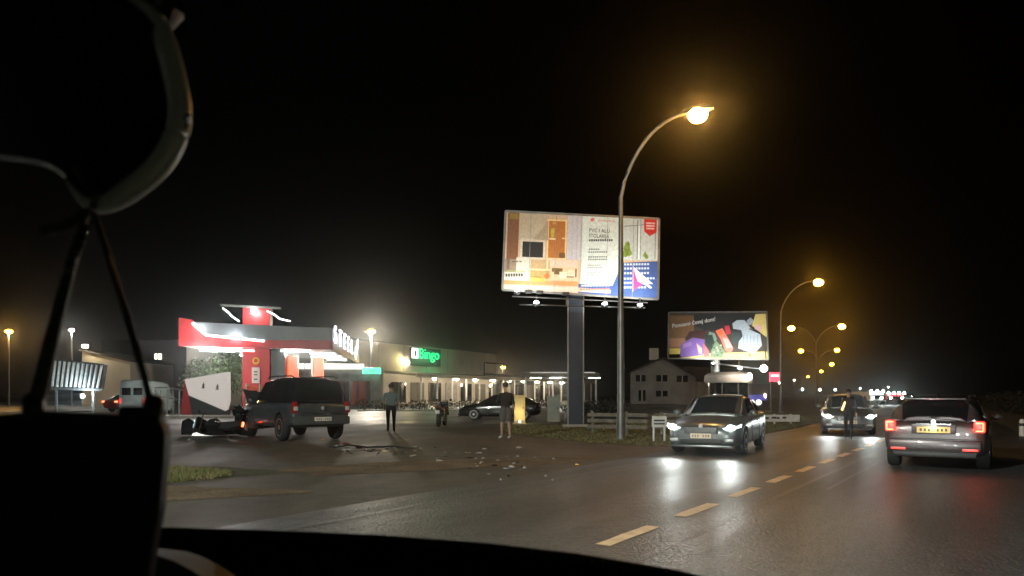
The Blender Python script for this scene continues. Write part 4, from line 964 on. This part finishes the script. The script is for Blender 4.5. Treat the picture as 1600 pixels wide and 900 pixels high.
for s in (1, -1):
    glassq(sv_, 'side_window', [(.35, s*.72, 1.76), (-.38, s*.73, 1.82), (-.38, s*.88, 1.17), (.8, s*.86, 1.16)], (0, s, .3), inset=.04)
    glassq(sv_, 'side_window', [(-.46, s*.73, 1.82), (-1.3, s*.73, 1.81), (-1.3, s*.88, 1.18), (-.46, s*.88, 1.17)], (0, s, .3), inset=.04)
    glassq(sv_, 'side_window', [(-1.38, s*.73, 1.8), (-2.0, s*.71, 1.74), (-2.1, s*.87, 1.2), (-1.38, s*.88, 1.18)], (0, s, .3), inset=.05)
    tl = lampbox(sv_, 'tail_light', (-2.31, s*.82, 1.0), (.12, .18, .36), 'tailoff', .05); lampbox(sv_, 'clear_lens', (-2.375, s*.8, .97), (.03, .13, .12), 'clear', .02, par=tl)
    shut_line(sv_, [(.68, s*.97, .5), (.7, s*.96, 1.1)], s); shut_line(sv_, [(-.42, s*.972, .5), (-.42, s*.965, 1.1)], s)
    mb = MB(); mb.tube([(-1.9, s*.66, 1.88), (-1.7, s*.67, 1.93), (.1, s*.68, 1.94), (.25, s*.68, 1.86)], .02, 6); mb.build('roof_rail', 'dsteel', sv_, True)
    mb = MB(); mb.box((-.2, s*.975, .98), (.22, .03, .035)); mb.build('door_handle', 'chrome', sv_, bevel=.01)
lampbox(sv_, 'rear_bumper', (-2.36, 0, .62), (.16, 1.74, .26), 'grpaint', .06)
plate(sv_, (-2.45, 0, .66), -1, 'offw', .52)
lampbox(sv_, 'tailgate_trim', (-2.40, 0, .84), (.05, 1.1, .035), 'chrome', .01)
mb = MB(); mb.lathe([(.06, -2.42), (.06, -2.39)], (0, 0, .98), 'X', 12); mb.build('emblem', 'chrome', sv_, True)
door_mirror(sv_, .75, .92, 1.2, 'suv')
for ch in sv_.children:
    if ch.name.startswith('cabin'): ch.data.materials[0] = M['blkpaint']
if 1: sv_.scale = (1.04, 1.06, 1.06)
rnd = random.Random(11)
mb = MB()
gr_ = [[Vector((1.3+i*.28, -.8+j*.4, 1.2+.28*math.sin(i*1.3+j*.6)+rnd.uniform(-.06, .1)+(.12 if i > 2 else 0))) for j in range(5)] for i in range(5)]
mb.loft(gr_, False, False); bo = mb.build('bent_bonnet', 'suv', sv_)
so = bo.modifiers.new('t', 'SOLIDIFY'); so.thickness = .02
for (cx, cy, cz, sx_, sz_, ang) in ((2.35, .75, .55, .9, .7, .5), (2.2, 1.05, .42, .8, .6, 1.2), (2.55, .1, .5, .9, .6, 0.), (1.75, 1.1, .75, .7, .5, 1.5), (2.3, .4, .95, .8, .35, .3)):
    rows = []
    for i in range(6):
        rows.append([Vector((cx, cy, cz))+Matrix.Rotation(ang, 3, 'Z') @ Vector((rnd.uniform(-.14, .14), (i/5-.5)*sx_+rnd.uniform(-.05, .05), (j/4-.5)*sz_+rnd.uniform(-.07, .07))) for j in range(5)])
    mb = MB(); mb.loft(rows, False, False); bo = mb.build('crumpled_panel', 'blkpaint', sv_)
    so = bo.modifiers.new('t', 'SOLIDIFY'); so.thickness = .015
# torn-off bumper lying ahead
tb = thing('torn_bumper', 'torn black bumper with a white lamp on the ground left of the damaged vehicle', 'bumper', G(327, 681)+Vector((0, 0, .0)), R(12))
pts = [[Vector((-.95+i*.24, -.12+.22*((i-4)/4)**2+dy+rnd.uniform(-.03, .03), z*(1+.25*math.sin(i*1.7))+rnd.uniform(0, .03))) for dy, z in ((0, .02), (-.05, .2), (.02, .42), (.12, .5), (.2, .46), (.2, .05))] for i in range(9)]
mb = MB(); mb.loft(pts); mb.build('shell', 'blkpaint', tb, True)
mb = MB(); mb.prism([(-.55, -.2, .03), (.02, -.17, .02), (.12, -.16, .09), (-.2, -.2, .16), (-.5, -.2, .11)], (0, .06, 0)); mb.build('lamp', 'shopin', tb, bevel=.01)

# ---- motorcycles
def motorcycle(label, loc, rz, group='motorcycles', lying=False, taillit=False):
    t = thing('motorcycle', label, 'motorcycle', loc, rz)
    par = t
    for x in (.7, -.68):
        mb = MB(); mb.lathe([(.2, -.05), (.29, -.06), (.31, 0), (.29, .06), (.2, .05)], (x, 0, .31), 'Y', 22); w = mb.build('wheel', 'tyre', par, True)
        mb = MB(); mb.lathe([(.2, -.03), (.21, -.03), (.21, .03), (.2, .03)], (x, 0, .31), 'Y', 22)
        for k in range(5): a = k*1.2566; mb.beam((x, 0, .31), (x+.2*math.cos(a), 0, .31+.2*math.sin(a)), .02, .03)
        mb.lathe([(.05, -.06), (.05, .06)], (x, 0, .31), 'Y', 10); mb.build('rim', 'dsteel', w, True)
    mb = MB(); mb.loft([[Vector((x, y*w, z0+(z1-z0)*v)) for y, v in ((-1, .0), (-1, .6), (-.5, 1), (.5, 1), (1, .6), (1, 0))] for x, w, z0, z1 in ((.48, .12, .55, .78), (.3, .16, .4, .95), (0, .17, .35, .98), (-.2, .14, .38, .82))]); mb.build('tank_and_engine', 'blkpaint', par, True)
    mb = MB(); mb.loft([[Vector((x, y*w, z0+(z1-z0)*v)) for y, v in ((-1, .2), (-.8, 1), (.8, 1), (1, .2), (0, 0))] for x, w, z0, z1 in ((-.12, .13, .72, .84), (-.45, .16, .7, .84), (-.75, .12, .78, .95), (-.98, .06, .86, .96))]); mb.build('seat', 'black', par, True)
    for s in (.1, -.1): mb = MB(); mb.tube([(.7, s, .31), (.45, s, .95)], .026, 8); mb.build('fork', 'chrome', par, True)
    mb = MB(); mb.tube([(.36, -.38, 1.03), (.42, -.2, 1.04), (.44, 0, .98), (.42, .2, 1.04), (.36, .38, 1.03)], .017, 6); hb = mb.build('handlebar', 'black', par, True)
    for s in (1, -1):
        mb = MB(); mb.ball((.46, s*.33, 1.2), .07, 8, (.4, 1, .7)); mb.tube([(.42, s*.27, 1.04), (.46, s*.31, 1.17)], .01, 5); mb.build('mirror', 'black', hb, True)
    mb = MB(); mb.loft([[Vector((x, y*w, z)) for y, z in ((-1, z0), (-.8, z1), (.8, z1), (1, z0))] for x, w, z0, z1 in ((.8, .1, .72, .8), (.72, .2, .62, .95), (.5, .24, .5, 1.12))]); mb.build('fairing', 'blkpaint', par, True)
    mb = MB(); mb.ball((.79, 0, .78), .09, 8, (.5, 1, .8)); mb.build('headlight', 'clear', par, True)
    mb = MB(); mb.box((-1.0, 0, .9), (.06, .16, .07)); mb.build('tail_light', 'tailhot' if taillit else 'tailoff', par, bevel=.015)
    mb = MB(); mb.box((-1.02, 0, .68), (.015, .2, .15)); mb.build('number_plate', 'white', par)
    mb = MB(); mb.tube([(.2, -.14, .3), (-.3, -.16, .28), (-.85, -.2, .42)], [.03, .04, .055], 8); mb.build('exhaust', 'chrome', par, True)
    mb = MB(); mb.tube([(-.1, .12, .3), (-.2, .3, .01)], .014, 5); mb.build('side_stand', 'steel', par)
    return t
q = G(689, 667); motorcycle('black motorcycle standing upright between the walking person and black saloon', (q.x, q.y+.4, .01), R(84))
q = G(368, 684); mo = motorcycle('black motorcycle lying fallen against the damaged vehicle, red tail light lit', (q.x-.2, q.y-.1, .02), R(176), taillit=True)
mo.rotation_euler = (R(-66), 0, R(170)); mo.location.z = .13
light('POINT', 'tail_glow', G(397, 683)+Vector((0, -.45, .4)), 1.0, (1, .05, .02), None, .05).parent = None

# red car and van at far left
q = P(193, 615, 60)
rc_ = saloon('far red car with rear lights seen past the hanging cord', (q.x, 61.5, .012), 20, 'redcar', lit=False)
for ch in rc_.children:
    if ch.name.startswith('tail_light'): ch.data.materials[0] = M['tailhot']
q = P(222, 615, 52); vn = thing('delivery_van', 'pale grey van seen behind the hanging cord at left', 'van', (q.x, 53, 0), R(90))
mb = MB()
mb.loft([[Vector((x, y*w, z)) for y, z in ((-1, .3), (-1, 1.2), (-.88, zt-.1), (-.7, zt), (.7, zt), (.88, zt-.1), (1, 1.2), (1, .3))] for x, w, zt in ((2.2, .8, 1.2), (1.7, .92, 1.5), (1.1, .95, 2.3), (-2.2, .95, 2.45), (-2.35, .9, 2.35))]); mb.build('body', 'cab', vn, True)
for s in (1, -1):
    lampbox(vn, 'tail_light', (-2.36, s*.82, 1.0), (.06, .12, .35), 'tail', .02)
    mb = MB(); mb.box((-2.37, s*.4, 1.65), (.03, .6, .5)); mb.build('rear_window', 'glass', vn)
    for x in (1.4, -1.4): wheel_parts(vn, x, s*.82, .34, .22, s)

# ------------------------------------------------------------ people
def person(label, loc, rz, joints, H, mats, zones, scale=1., held=None):
    """joints: dict name -> (pos, radius); skeleton grown with a Skin modifier"""
    t = thing('person', label, 'person', loc, rz)
    names = list(joints); idx = {n: i for i, n in enumerate(names)}
    E = [('pelvis', 'waist'), ('waist', 'chest'), ('chest', 'neckb'), ('neckb', 'neck'), ('neck', 'chin'), ('chin', 'head'), ('head', 'crown')]
    for s in 'LR':
        E += [('chest', 'sh'+s), ('sh'+s, 'el'+s), ('el'+s, 'wr'+s), ('wr'+s, 'pa'+s), ('pelvis', 'hip'+s), ('hip'+s, 'kn'+s), ('kn'+s, 'an'+s), ('an'+s, 'ba'+s), ('ba'+s, 'toe'+s)]
    for s in 'LR':
        pa = Vector(joints['pa'+s][0]); wr = Vector(joints['wr'+s][0]); d = (pa-wr).normalized(); sd = d.cross(Vector((0, 1, 0))).normalized()
        fw = d.cross(sd)
        for k, ln in enumerate((.07, .08, .075, .06)):
            a = pa+d*.02+fw*(k-1.5)*.022; n1 = 'f%s%da' % (s, k); n2 = 'f%s%db' % (s, k)
            joints[n1] = (tuple(a+d*ln*.5+sd*.006), .0085); joints[n2] = (tuple(a+d*ln+sd*.02), .007); E += [('pa'+s, n1), (n1, n2)]
        joints['th'+s] = (tuple(pa-d*.01-fw*.05+sd*.01), .009); joints['tt'+s] = (tuple(pa+d*.03-fw*.065+sd*.02), .008); E += [('pa'+s, 'th'+s), ('th'+s, 'tt'+s)]
    names = list(joints); idx = {n: i for i, n in enumerate(names)}
    me = bpy.data.meshes.new('body'); me.from_pydata([joints[n][0] for n in names], [(idx[a], idx[b]) for a, b in E], [])
    o = bpy.data.objects.new('body', me); COL.objects.link(o); o.parent = t
    md = o.modifiers.new('skin', 'SKIN'); md.use_smooth_shade = True
    for i, n in enumerate(names):
        r = joints[n][1]; r = r if isinstance(r, tuple) else (r, r)
        me.skin_vertices[0].data[i].radius = r
    me.skin_vertices[0].data[idx['pelvis']].use_root = True
    s = o.modifiers.new('s', 'SUBSURF'); s.levels = 2; s.render_levels = 2
    evalmesh(o); me = o.data; me.materials.clear()
    for m in mats: me.materials.append(M[m])
    for f in me.polygons: f.material_index = zones(f.center); f.use_smooth = True
    hx, r = Vector(joints['head'][0]), .098
    mb = MB(); mb.ball(hx+Vector((0, -.012 if zones.__name__ == 'zb' else -.008, .045)), r, 12, (.92, 1.05, .95)); mb.build('hair', 'hair', t, True)
    fy = .09                                            # face side (+Y local is forward)
    mb = MB()
    for s in (-.032, .032): mb.ball(hx+Vector((s, fy, .0)), .012, 6)
    mb.build('eyes', 'white', t, True)
    mb = MB(); mb.ball(hx+Vector((0, fy+.015, -.03)), .016, 6, (.8, 1, 1.3)); mb.build('nose', 'skin', t, True)
    mb = MB(); mb.box(hx+Vector((0, fy, -.07)), (.045, .012, .012)); mb.build('mouth', 'redcar', t, bevel=.004)
    for s in (-1, 1): mb = MB(); mb.ball(hx+Vector((s*.082, 0, -.01)), .026, 6, (.4, .8, 1.2)); mb.build('ear', 'skin', t, True)
    return t
def J(stride=.12, bend=.0, armL=((-.24, -.02, 1.12), (-.27, .05, .86)), armR=((.24, -.02, 1.12), (.27, .05, .86)), hw=.09, leg=.075):
    j = {'pelvis': ((0, 0, .96), (.15, .115)), 'waist': ((0, .0+bend*.3, 1.1), (.145, .11)), 'chest': ((0, .0+bend*.7, 1.34), (.165, .12)), 'neckb': ((0, bend, 1.48), (.085, .075)), 'neck': ((0, .01+bend*1.1, 1.54), .055),
         'chin': ((0, .03+bend*1.2, 1.59), .06), 'head': ((0, .02+bend*1.3, 1.68), (.078, .092)), 'crown': ((0, .0+bend*1.3, 1.75), (.06, .07))}
    for s, sg, arm, st_ in (('L', -1, armL, stride), ('R', 1, armR, -stride)):
        j['sh'+s] = ((sg*.185, bend*.8, 1.42), .062); j['el'+s] = (arm[0], .046); j['wr'+s] = (arm[1], .032)
        d = (Vector(arm[1])-Vector(arm[0])).normalized()*.07; j['pa'+s] = (tuple(Vector(arm[1])+d), (.03, .026))
        j['hip'+s] = ((sg*hw, 0, .9), leg*1.25); j['kn'+s] = ((sg*(hw+.005), st_*.6+.02, .5), leg*.82); j['an'+s] = ((sg*(hw+.005), st_-.02, .09), leg*.55)
        j['ba'+s] = ((sg*(hw+.015), st_+.09, .04), (.042, .032)); j['toe'+s] = ((sg*(hw+.02), st_+.16, .035), (.034, .026))
    return j
def zA(c):
    if c.z > 1.5: return 0 if c.z < 1.78 else 0
    if c.z < .075: return 3
    if abs(c.x) > .215 and c.z < 1.16: return 0
    return 1 if c.z > 1.0 else 2
q = G(611, 675); per1 = person('person in grey-green shirt and black trousers walking away across the forecourt', (q.x, q.y, .01), R(10), J(.14, armL=((-.235, -.03, 1.14), (-.22, .12, .95)), armR=((.235, -.03, 1.14), (.21, .14, .98))), 1.8, ['skin', 'shirt', 'trouser', 'shoe'], zA)
per1.scale = (1.2, 1.12, 1.04)
def zB(c):
    if c.z > 1.5: return 0
    if c.z < .09: return 3
    if c.z < .60: return 0
    if abs(c.x) > .23 and c.z < 1.1: return 0
    return 1 if c.z > 1.02 else 2
q = G(790, 686); per2 = person('person in black top and grey knee-length shorts standing near the cream cabinet', (q.x, q.y, .01), R(25), J(.10, armL=((-.28, .08, 1.14), (-.12, .26, 1.12)), armR=((.27, -.02, 1.12), (.29, .04, .88)), leg=.07), 1.8, ['skin', 'dtop', 'skirt', 'wshoe'], zB)
per2.scale = (1.05, 1.05, 1.03)
mb = MB()
for s in (-1, 1): mb.lathe([(.105, .98), (.12, .8), (.115, .58), (.105, .56)], (s*.085, .02*(-s), 0), 'Z', 14)
mb.build('shorts', 'skirt', per2, True)
def zC(c):
    if c.z > 1.52: return 0
    if c.z < .08: return 3
    if abs(c.x) > .2 and c.z < .95: return 0
    return 1 if c.z > .98 else 2
q = G(1326, 686.5); per3 = person('person in dark clothes standing on the road in front of car headlights', (q.x, q.y, .015), R(150), J(.05, .02, armR=((.25, .06, 1.16), (.2, .28, 1.05))), 1.6, ['skin', 'dtop', 'trouser', 'shoe'], zC)
per3.scale = (.9, .9, .9)
pw = Vector((.19, .36, 1.02))
wd = thing('signal_torch', 'glowing orange signal torch held by the person in the road', 'torch', per3.location+Matrix.Rotation(R(150), 3, 'Z') @ (pw*.9))
mb = MB(); mb.tube([(0, 0, -.08), (0, 0, .03)], .018, 8); mb.build('handle', 'black', wd, True)
mb = MB(); mb.tube([(0, 0, .03), (.04, -.03, .16), (.08, -.06, .3)], [.03, .028, .02], 8); mb.build('glow_tube', 'wand', wd, True)

# ------------------------------------------------------------ crash debris
rnd = random.Random(31)
KD = {'white': ('plastic_shard', 'shard', 'pale plastic shard of crash debris on the dirty asphalt', 'pale shards of crash debris'),
      'black': ('plastic_shard', 'black', 'black plastic shard of crash debris on the dirty asphalt', 'black shards of crash debris'),
      'red': ('lens_fragment', 'tailoff', 'red lamp fragment among the crash debris near the damaged vehicle', 'red lamp fragments'),
      'grey': ('metal_scrap', 'steel', 'grey metal scrap of crash debris on the dirty asphalt', 'grey metal scraps')}
def shard(kind, x, y, s, lab=None):
    nm, m, l, gr = KD[kind]; q = G(x, y); n = rnd.randint(5, 7); mb = MB()
    pts = [(s*math.cos(k*6.28/n)*rnd.uniform(.5, 1.2), s*.45*math.sin(k*6.28/n)*rnd.uniform(.5, 1.2), 0) for k in range(n)]
    top = Vector((rnd.uniform(-.2, .2)*s, rnd.uniform(-.2, .2)*s, s*rnd.uniform(.12, .35)))
    mb.add([Vector(p) for p in pts]+[Vector(p)*.5+top for p in pts], [tuple(range(n))[::-1], tuple(range(n, 2*n))]+[(i, (i+1) % n, n+(i+1) % n, n+i) for i in range(n)])
    o = mb.build(nm, m); o.location = (q.x, q.y, .013); o.rotation_euler = (0, 0, rnd.uniform(0, 6))
    if not lab and kind != 'red':
        wh = 'beside the long twisted black strip' if x < 640 else ('on the apron between the two standing people' if x < 740 else 'on the apron before the person in shorts')
        l = l.split(' of crash')[0]+' of crash debris '+wh; gr = gr+' '+wh
    tag(o, lab or l, 'debris', None if lab else gr); return o
for i in range(74):
    u = rnd.random()**1.5; x = 525+u*300+rnd.gauss(0, 14); y = 699+24*u+rnd.gauss(0, 5+9*u); y = max(690, min(758, y))
    shard(rnd.choice(['white', 'grey', 'black', 'black', 'white', 'grey']), x, y, rnd.uniform(.035, .12))
for i in range(14):
    shard(rnd.choice(['white', 'grey', 'white']), rnd.uniform(740, 880), rnd.uniform(712, 752), rnd.uniform(.04, .11))
for x, y in ((548, 697), (560, 701), (572, 704), (540, 694)): shard('red', x, y, rnd.uniform(.08, .16))
shard('white', 650, 699, .17, 'largest upright pale fragment in the middle of the crash debris')
shard('white', 754, 717, .14, 'bright pale fragment right of the debris field centre')
o = shard('white', 902, 727, .12, 'small yellow fragment lying alone near the road edge'); o.data.materials[0] = M['yellow']
o = shard('white', 602, 707, .19, 'flat orange-brown fragment behind the red lamp pieces'); o.data.materials[0] = M['yellowbox']
o = shard('white', 504, 688, .14, 'yellow fragment under the rear of the damaged vehicle'); o.data.materials[0] = M['yellow']
shard('white', 298, 688, .18, 'white fragment at the left of the torn bumper')
mb = MB(); q = G(575, 702)
mb.tube([q+Vector((-1.0, .1, .03)), q+Vector((-.5, -.05, .12)), q+Vector((0, .05, .05)), q+Vector((.7, -.25, .1)), q+Vector((1.3, -.3, .03))], [.01, .03, .025, .03, .01], 6)
tag(mb.build('bumper_strip', 'black'), 'long twisted black bumper strip lying through the debris', 'debris')

# ------------------------------------------------------------ inside of the car the picture is taken from
ci = thing('car_interior', 'black car cabin in the foreground with dashboard edge and rear-view mirror', 'car interior')
def C_(x, y, d): return P(x, y, d)
# dashboard: ridge line seen along the bottom, falling away from the viewer
rid = [(-340, 826), (60, 828), (240, 833), (420, 838), (600, 846), (760, 858), (900, 874), (1050, 899), (1250, 945), (1500, 1010), (1800, 1100)]
rings = []
for (x, y) in rid:
    q = C_(x, y, .80); o = q.copy()
    rings.append([q+Vector((0, .30, -.5)), q+Vector((0, .22, -.06)), q+Vector((0, .05, -.008)), q, q+Vector((0, -.03, -.012)), q+Vector((0, -.10, -.06)), q+Vector((0, -.14, -.22)), q+Vector((0, -.12, -.5))])
mb = MB(); mb.loft(rings); ds = mb.build('dashboard', 'cabin', ci, True)
mb = MB(); mb.tube([C_(x, y-1, .795) for x, y in rid], .006, 8); mb.build('dashboard_edge', 'cabin', ci, True)
for x, y in ((724, 853), (741, 860), (831, 862), (925, 876), (942, 878), (1040, 893)):
    mb = MB(); mb.ball(C_(x, y, .785), .0009, 6); mb.build('lint_speck', 'white', ds)
mb = MB()
rings = [[C_(238, 862+i*0, .6)+Vector((math.cos(a)*.0, 0, 0))] for i in range(1) for a in (0,)]
pts = [C_(200, 862, .62), C_(240, 866, .62), C_(270, 876, .62), C_(298, 890, .62), C_(322, 906, .62), C_(345, 930, .62)]
lo = [p+Vector((-.015, .02, -.12)) for p in pts]; up = [p+Vector((0, .06, -.01)) for p in pts]
mb.loft([[a, b, c] for a, b, c in zip(pts, up, lo)]); mb.build('grey_trim', 'trim', ci, True)
# rear-view mirror: housing outline with a pale strip for its edge highlight
mo_ = [(236, 20), (258, 70), (274, 130), (280, 175), (276, 205), (262, 238), (238, 268), (200, 298), (165, 318), (140, 318), (118, 300), (100, 278), (60, 258), (-60, 240), (-160, 200), (-160, 60), (-60, -20), (120, -40)]
def smooth_loop(p, m=4):
    o = []; n = len(p)
    for i in range(n):
        a, b, c, d = (Vector(p[(i+k-1) % n]) for k in range(4))
        for j in range(m):
            t_ = j/m; o.append(tuple(.5*((2*b)+(c-a)*t_+(2*a-5*b+4*c-d)*t_**2+(3*b-a-3*c+d)*t_**3)))
    return o
mo_ = smooth_loop(mo_)
dm = .52
front = [C_(x, y, dm) for x, y in mo_]; cen = sum(front, Vector())/len(front)
back = [cen+(p-cen)*.82+Vector((0, .045, .006)) for p in front]; inn = [cen+(p-cen)*.93+Vector((0, -.004, 0)) for p in front]
mb = MB(); mb.loft([inn, front, [f+(b-f)*.4+(f-cen)*.02 for f, b in zip(front, back)], back]); mir = mb.build('rear_view_mirror', 'gloss', ci, True)
mb = MB(); rim_ = front[-2:]+front[:44]; mb.tube(rim_, [.0085*min(1, .25+.12*i, .12+.06*(len(rim_)-1-i)) for i in range(len(rim_))], 10); mb.build('mirror_highlight', 'rimglint', mir, True)  # pale tapered tube stands in for the highlight along this edge
mb = MB(); mb.prism([cen+(p-cen)*.92+Vector((0, -.006, 0)) for p in front], (0, .003, 0)); mb.build('mirror_glass', 'glass', mir)
mb = MB(); mb.tube([C_(288, 172, dm-.002), C_(291, 184, dm-.002), C_(286, 196, dm-.002), C_(278, 206, dm-.002)], [.002, .004, .004, .002], 8); mb.build('dimmer_lever', 'gloss', mir, True)
mb = MB(); mb.tube([cen+Vector((0, .04, .03)), cen+Vector((.02, .09, .12)), cen+Vector((.02, .05, .3))], .012, 8); mb.build('mirror_stem', 'cabin', mir, True)
tp = cen.z+.2
mb = MB(); mb.box((-.2, .55, tp+.12), (2.7, .2, .05)); mb.box((-.3, -.5, tp+.14), (2.9, 2.0, .04)); mb.box((-1.6, -.3, 1.0), (.06, 2.0, 1.3)); mb.box((-.3, -1.4, 1.2), (2.6, .1, 1.5)); mb.build('headliner', 'cabin', ci, bevel=.01)  # unseen roof enlarged, side and rear walls added to shade the pennant
mb = MB(); mb.tube([C_(70, 362, dm), C_(110, 352, dm-.01), C_(142, 330, dm-.012)], .004, 6)
mb.tube([C_(120, 262, dm-.012), C_(135, 285, dm-.014), C_(150, 305, dm-.014), C_(146, 326, dm-.012)], .0028, 6); mb.build('mirror_strap', 'cord', mir, True)
# floor pan and wheels so that the cabin stands on the road
fwd = Vector((math.sin(RD), math.cos(RD), 0)); lf = Vector((-fwd.y, fwd.x, 0))
cc = lf*.38
def K(a, b, z): q = cc+fwd*a+lf*b; return Vector((q.x, q.y, z))
mb = MB(); mb.prism([K(1.9, .78, .3), K(1.9, -.78, .3), K(-1.8, -.78, .3), K(-1.8, .78, .3)], (0, 0, .12)); mb.build('floor_pan', 'cabin', ci)
mb = MB(); mb.prism([K(1.95, .75, .3), K(1.95, -.75, .3), K(.95, -.75, .3), K(.95, .75, .3)], (0, 0, .5)); mb.build('engine_bay', 'cabin', ci)
for a in (1.4, -1.3):
    for b in (.72, -.72):
        mb = MB(); c = K(a, b, .335); q1, q2 = c+lf*.1, c-lf*.1; mb.tube([q1, q2], .32, 20); mb.build('wheel', 'tyre', ci, True)
for b in (.62, -.62):
    mb = MB(); mb.ball(K(2.0, b, .66), .08, 8); mb.build('headlight', 'head', ci, True)
    light('SPOT', 'headlight_beam', K(2.12, b, .66), 650, (.93, 1, .95), ci, .06, K(14, b+1.2, -.1), 80, .8)
# pennant hanging from the mirror
pe = thing('hanging_pennant', 'black rectangular pennant hanging on two cords from the mirror', 'pennant')
dp = .50
out = [(-60, 652), (20, 646), (60, 642), (150, 646), (225, 652), (243, 656), (252, 664), (256, 680), (254, 720), (247, 800), (236, 860), (230, 905), (228, 930), (-60, 930)]
mb = MB(); mb.prism([C_(x, y, dp) for x, y in out], (0, .012, 0)); pn = mb.build('panel', 'cabin', pe, bevel=.002)
mb = MB(); mb.tube([C_(136, 328, dp+.005), C_(112, 410, dp+.004), C_(88, 500, dp+.003), C_(64, 600, dp+.003), C_(52, 645, dp+.004)], [.0022, .0034, .0042, .0048, .005], 8); mb.build('cord', 'cord', pe, True)
mb = MB(); mb.tube([C_(146, 330, dp+.005), C_(170, 400, dp+.004), C_(200, 500, dp+.003), C_(226, 590, dp+.003), C_(240, 655, dp+.004)], [.0018, .0022, .0024, .0026, .003], 8); mb.build('cord', 'cord', pe, True)
for x, y in ((240, 640), (52, 638)): mb = MB(); mb.lathe([(.004, -.008), (.007, -.004), (.007, .006), (.004, .01)], C_(x, y, dp+.003), 'Z', 10); mb.build('toggle', 'cabin', pe, True)
for i, (x, y) in enumerate(((132, 360), (126, 378), (120, 392), (110, 415))): mb = MB(); mb.ball(C_(x, y, dp), .0032, 6, (1, 1, 1.6)); mb.build('bead', 'gloss', pe, True)
mb = MB(); mb.box(C_(222, 648, dp+.003), (.028, .01, .012)); mb.build('clip', 'cabin', pe, bevel=.002)

# ------------------------------------------------------------ haze added to imitate lens glow round the lamps
HAZE = 0.0008
if HAZE:
    mb = MB(); mb.box((40, 200, 11), (560, 640, 24)); hz = mb.build('haze', 'white'); hz.data.materials.clear()
    m = bpy.data.materials.new('haze'); m.use_nodes = True; n = m.node_tree.nodes; n.clear()
    out_ = n.new('ShaderNodeOutputMaterial'); vol = n.new('ShaderNodeVolumePrincipled')
    vol.inputs['Color'].default_value = (.9, .92, .92, 1); vol.inputs['Density'].default_value = HAZE; vol.inputs['Anisotropy'].default_value = .955
    m.node_tree.links.new(vol.outputs[0], out_.inputs['Volume']); hz.data.materials.append(m)
    tag(hz, 'thin haze volume added for the lens glow round the street lamps', 'haze', kind='stuff')
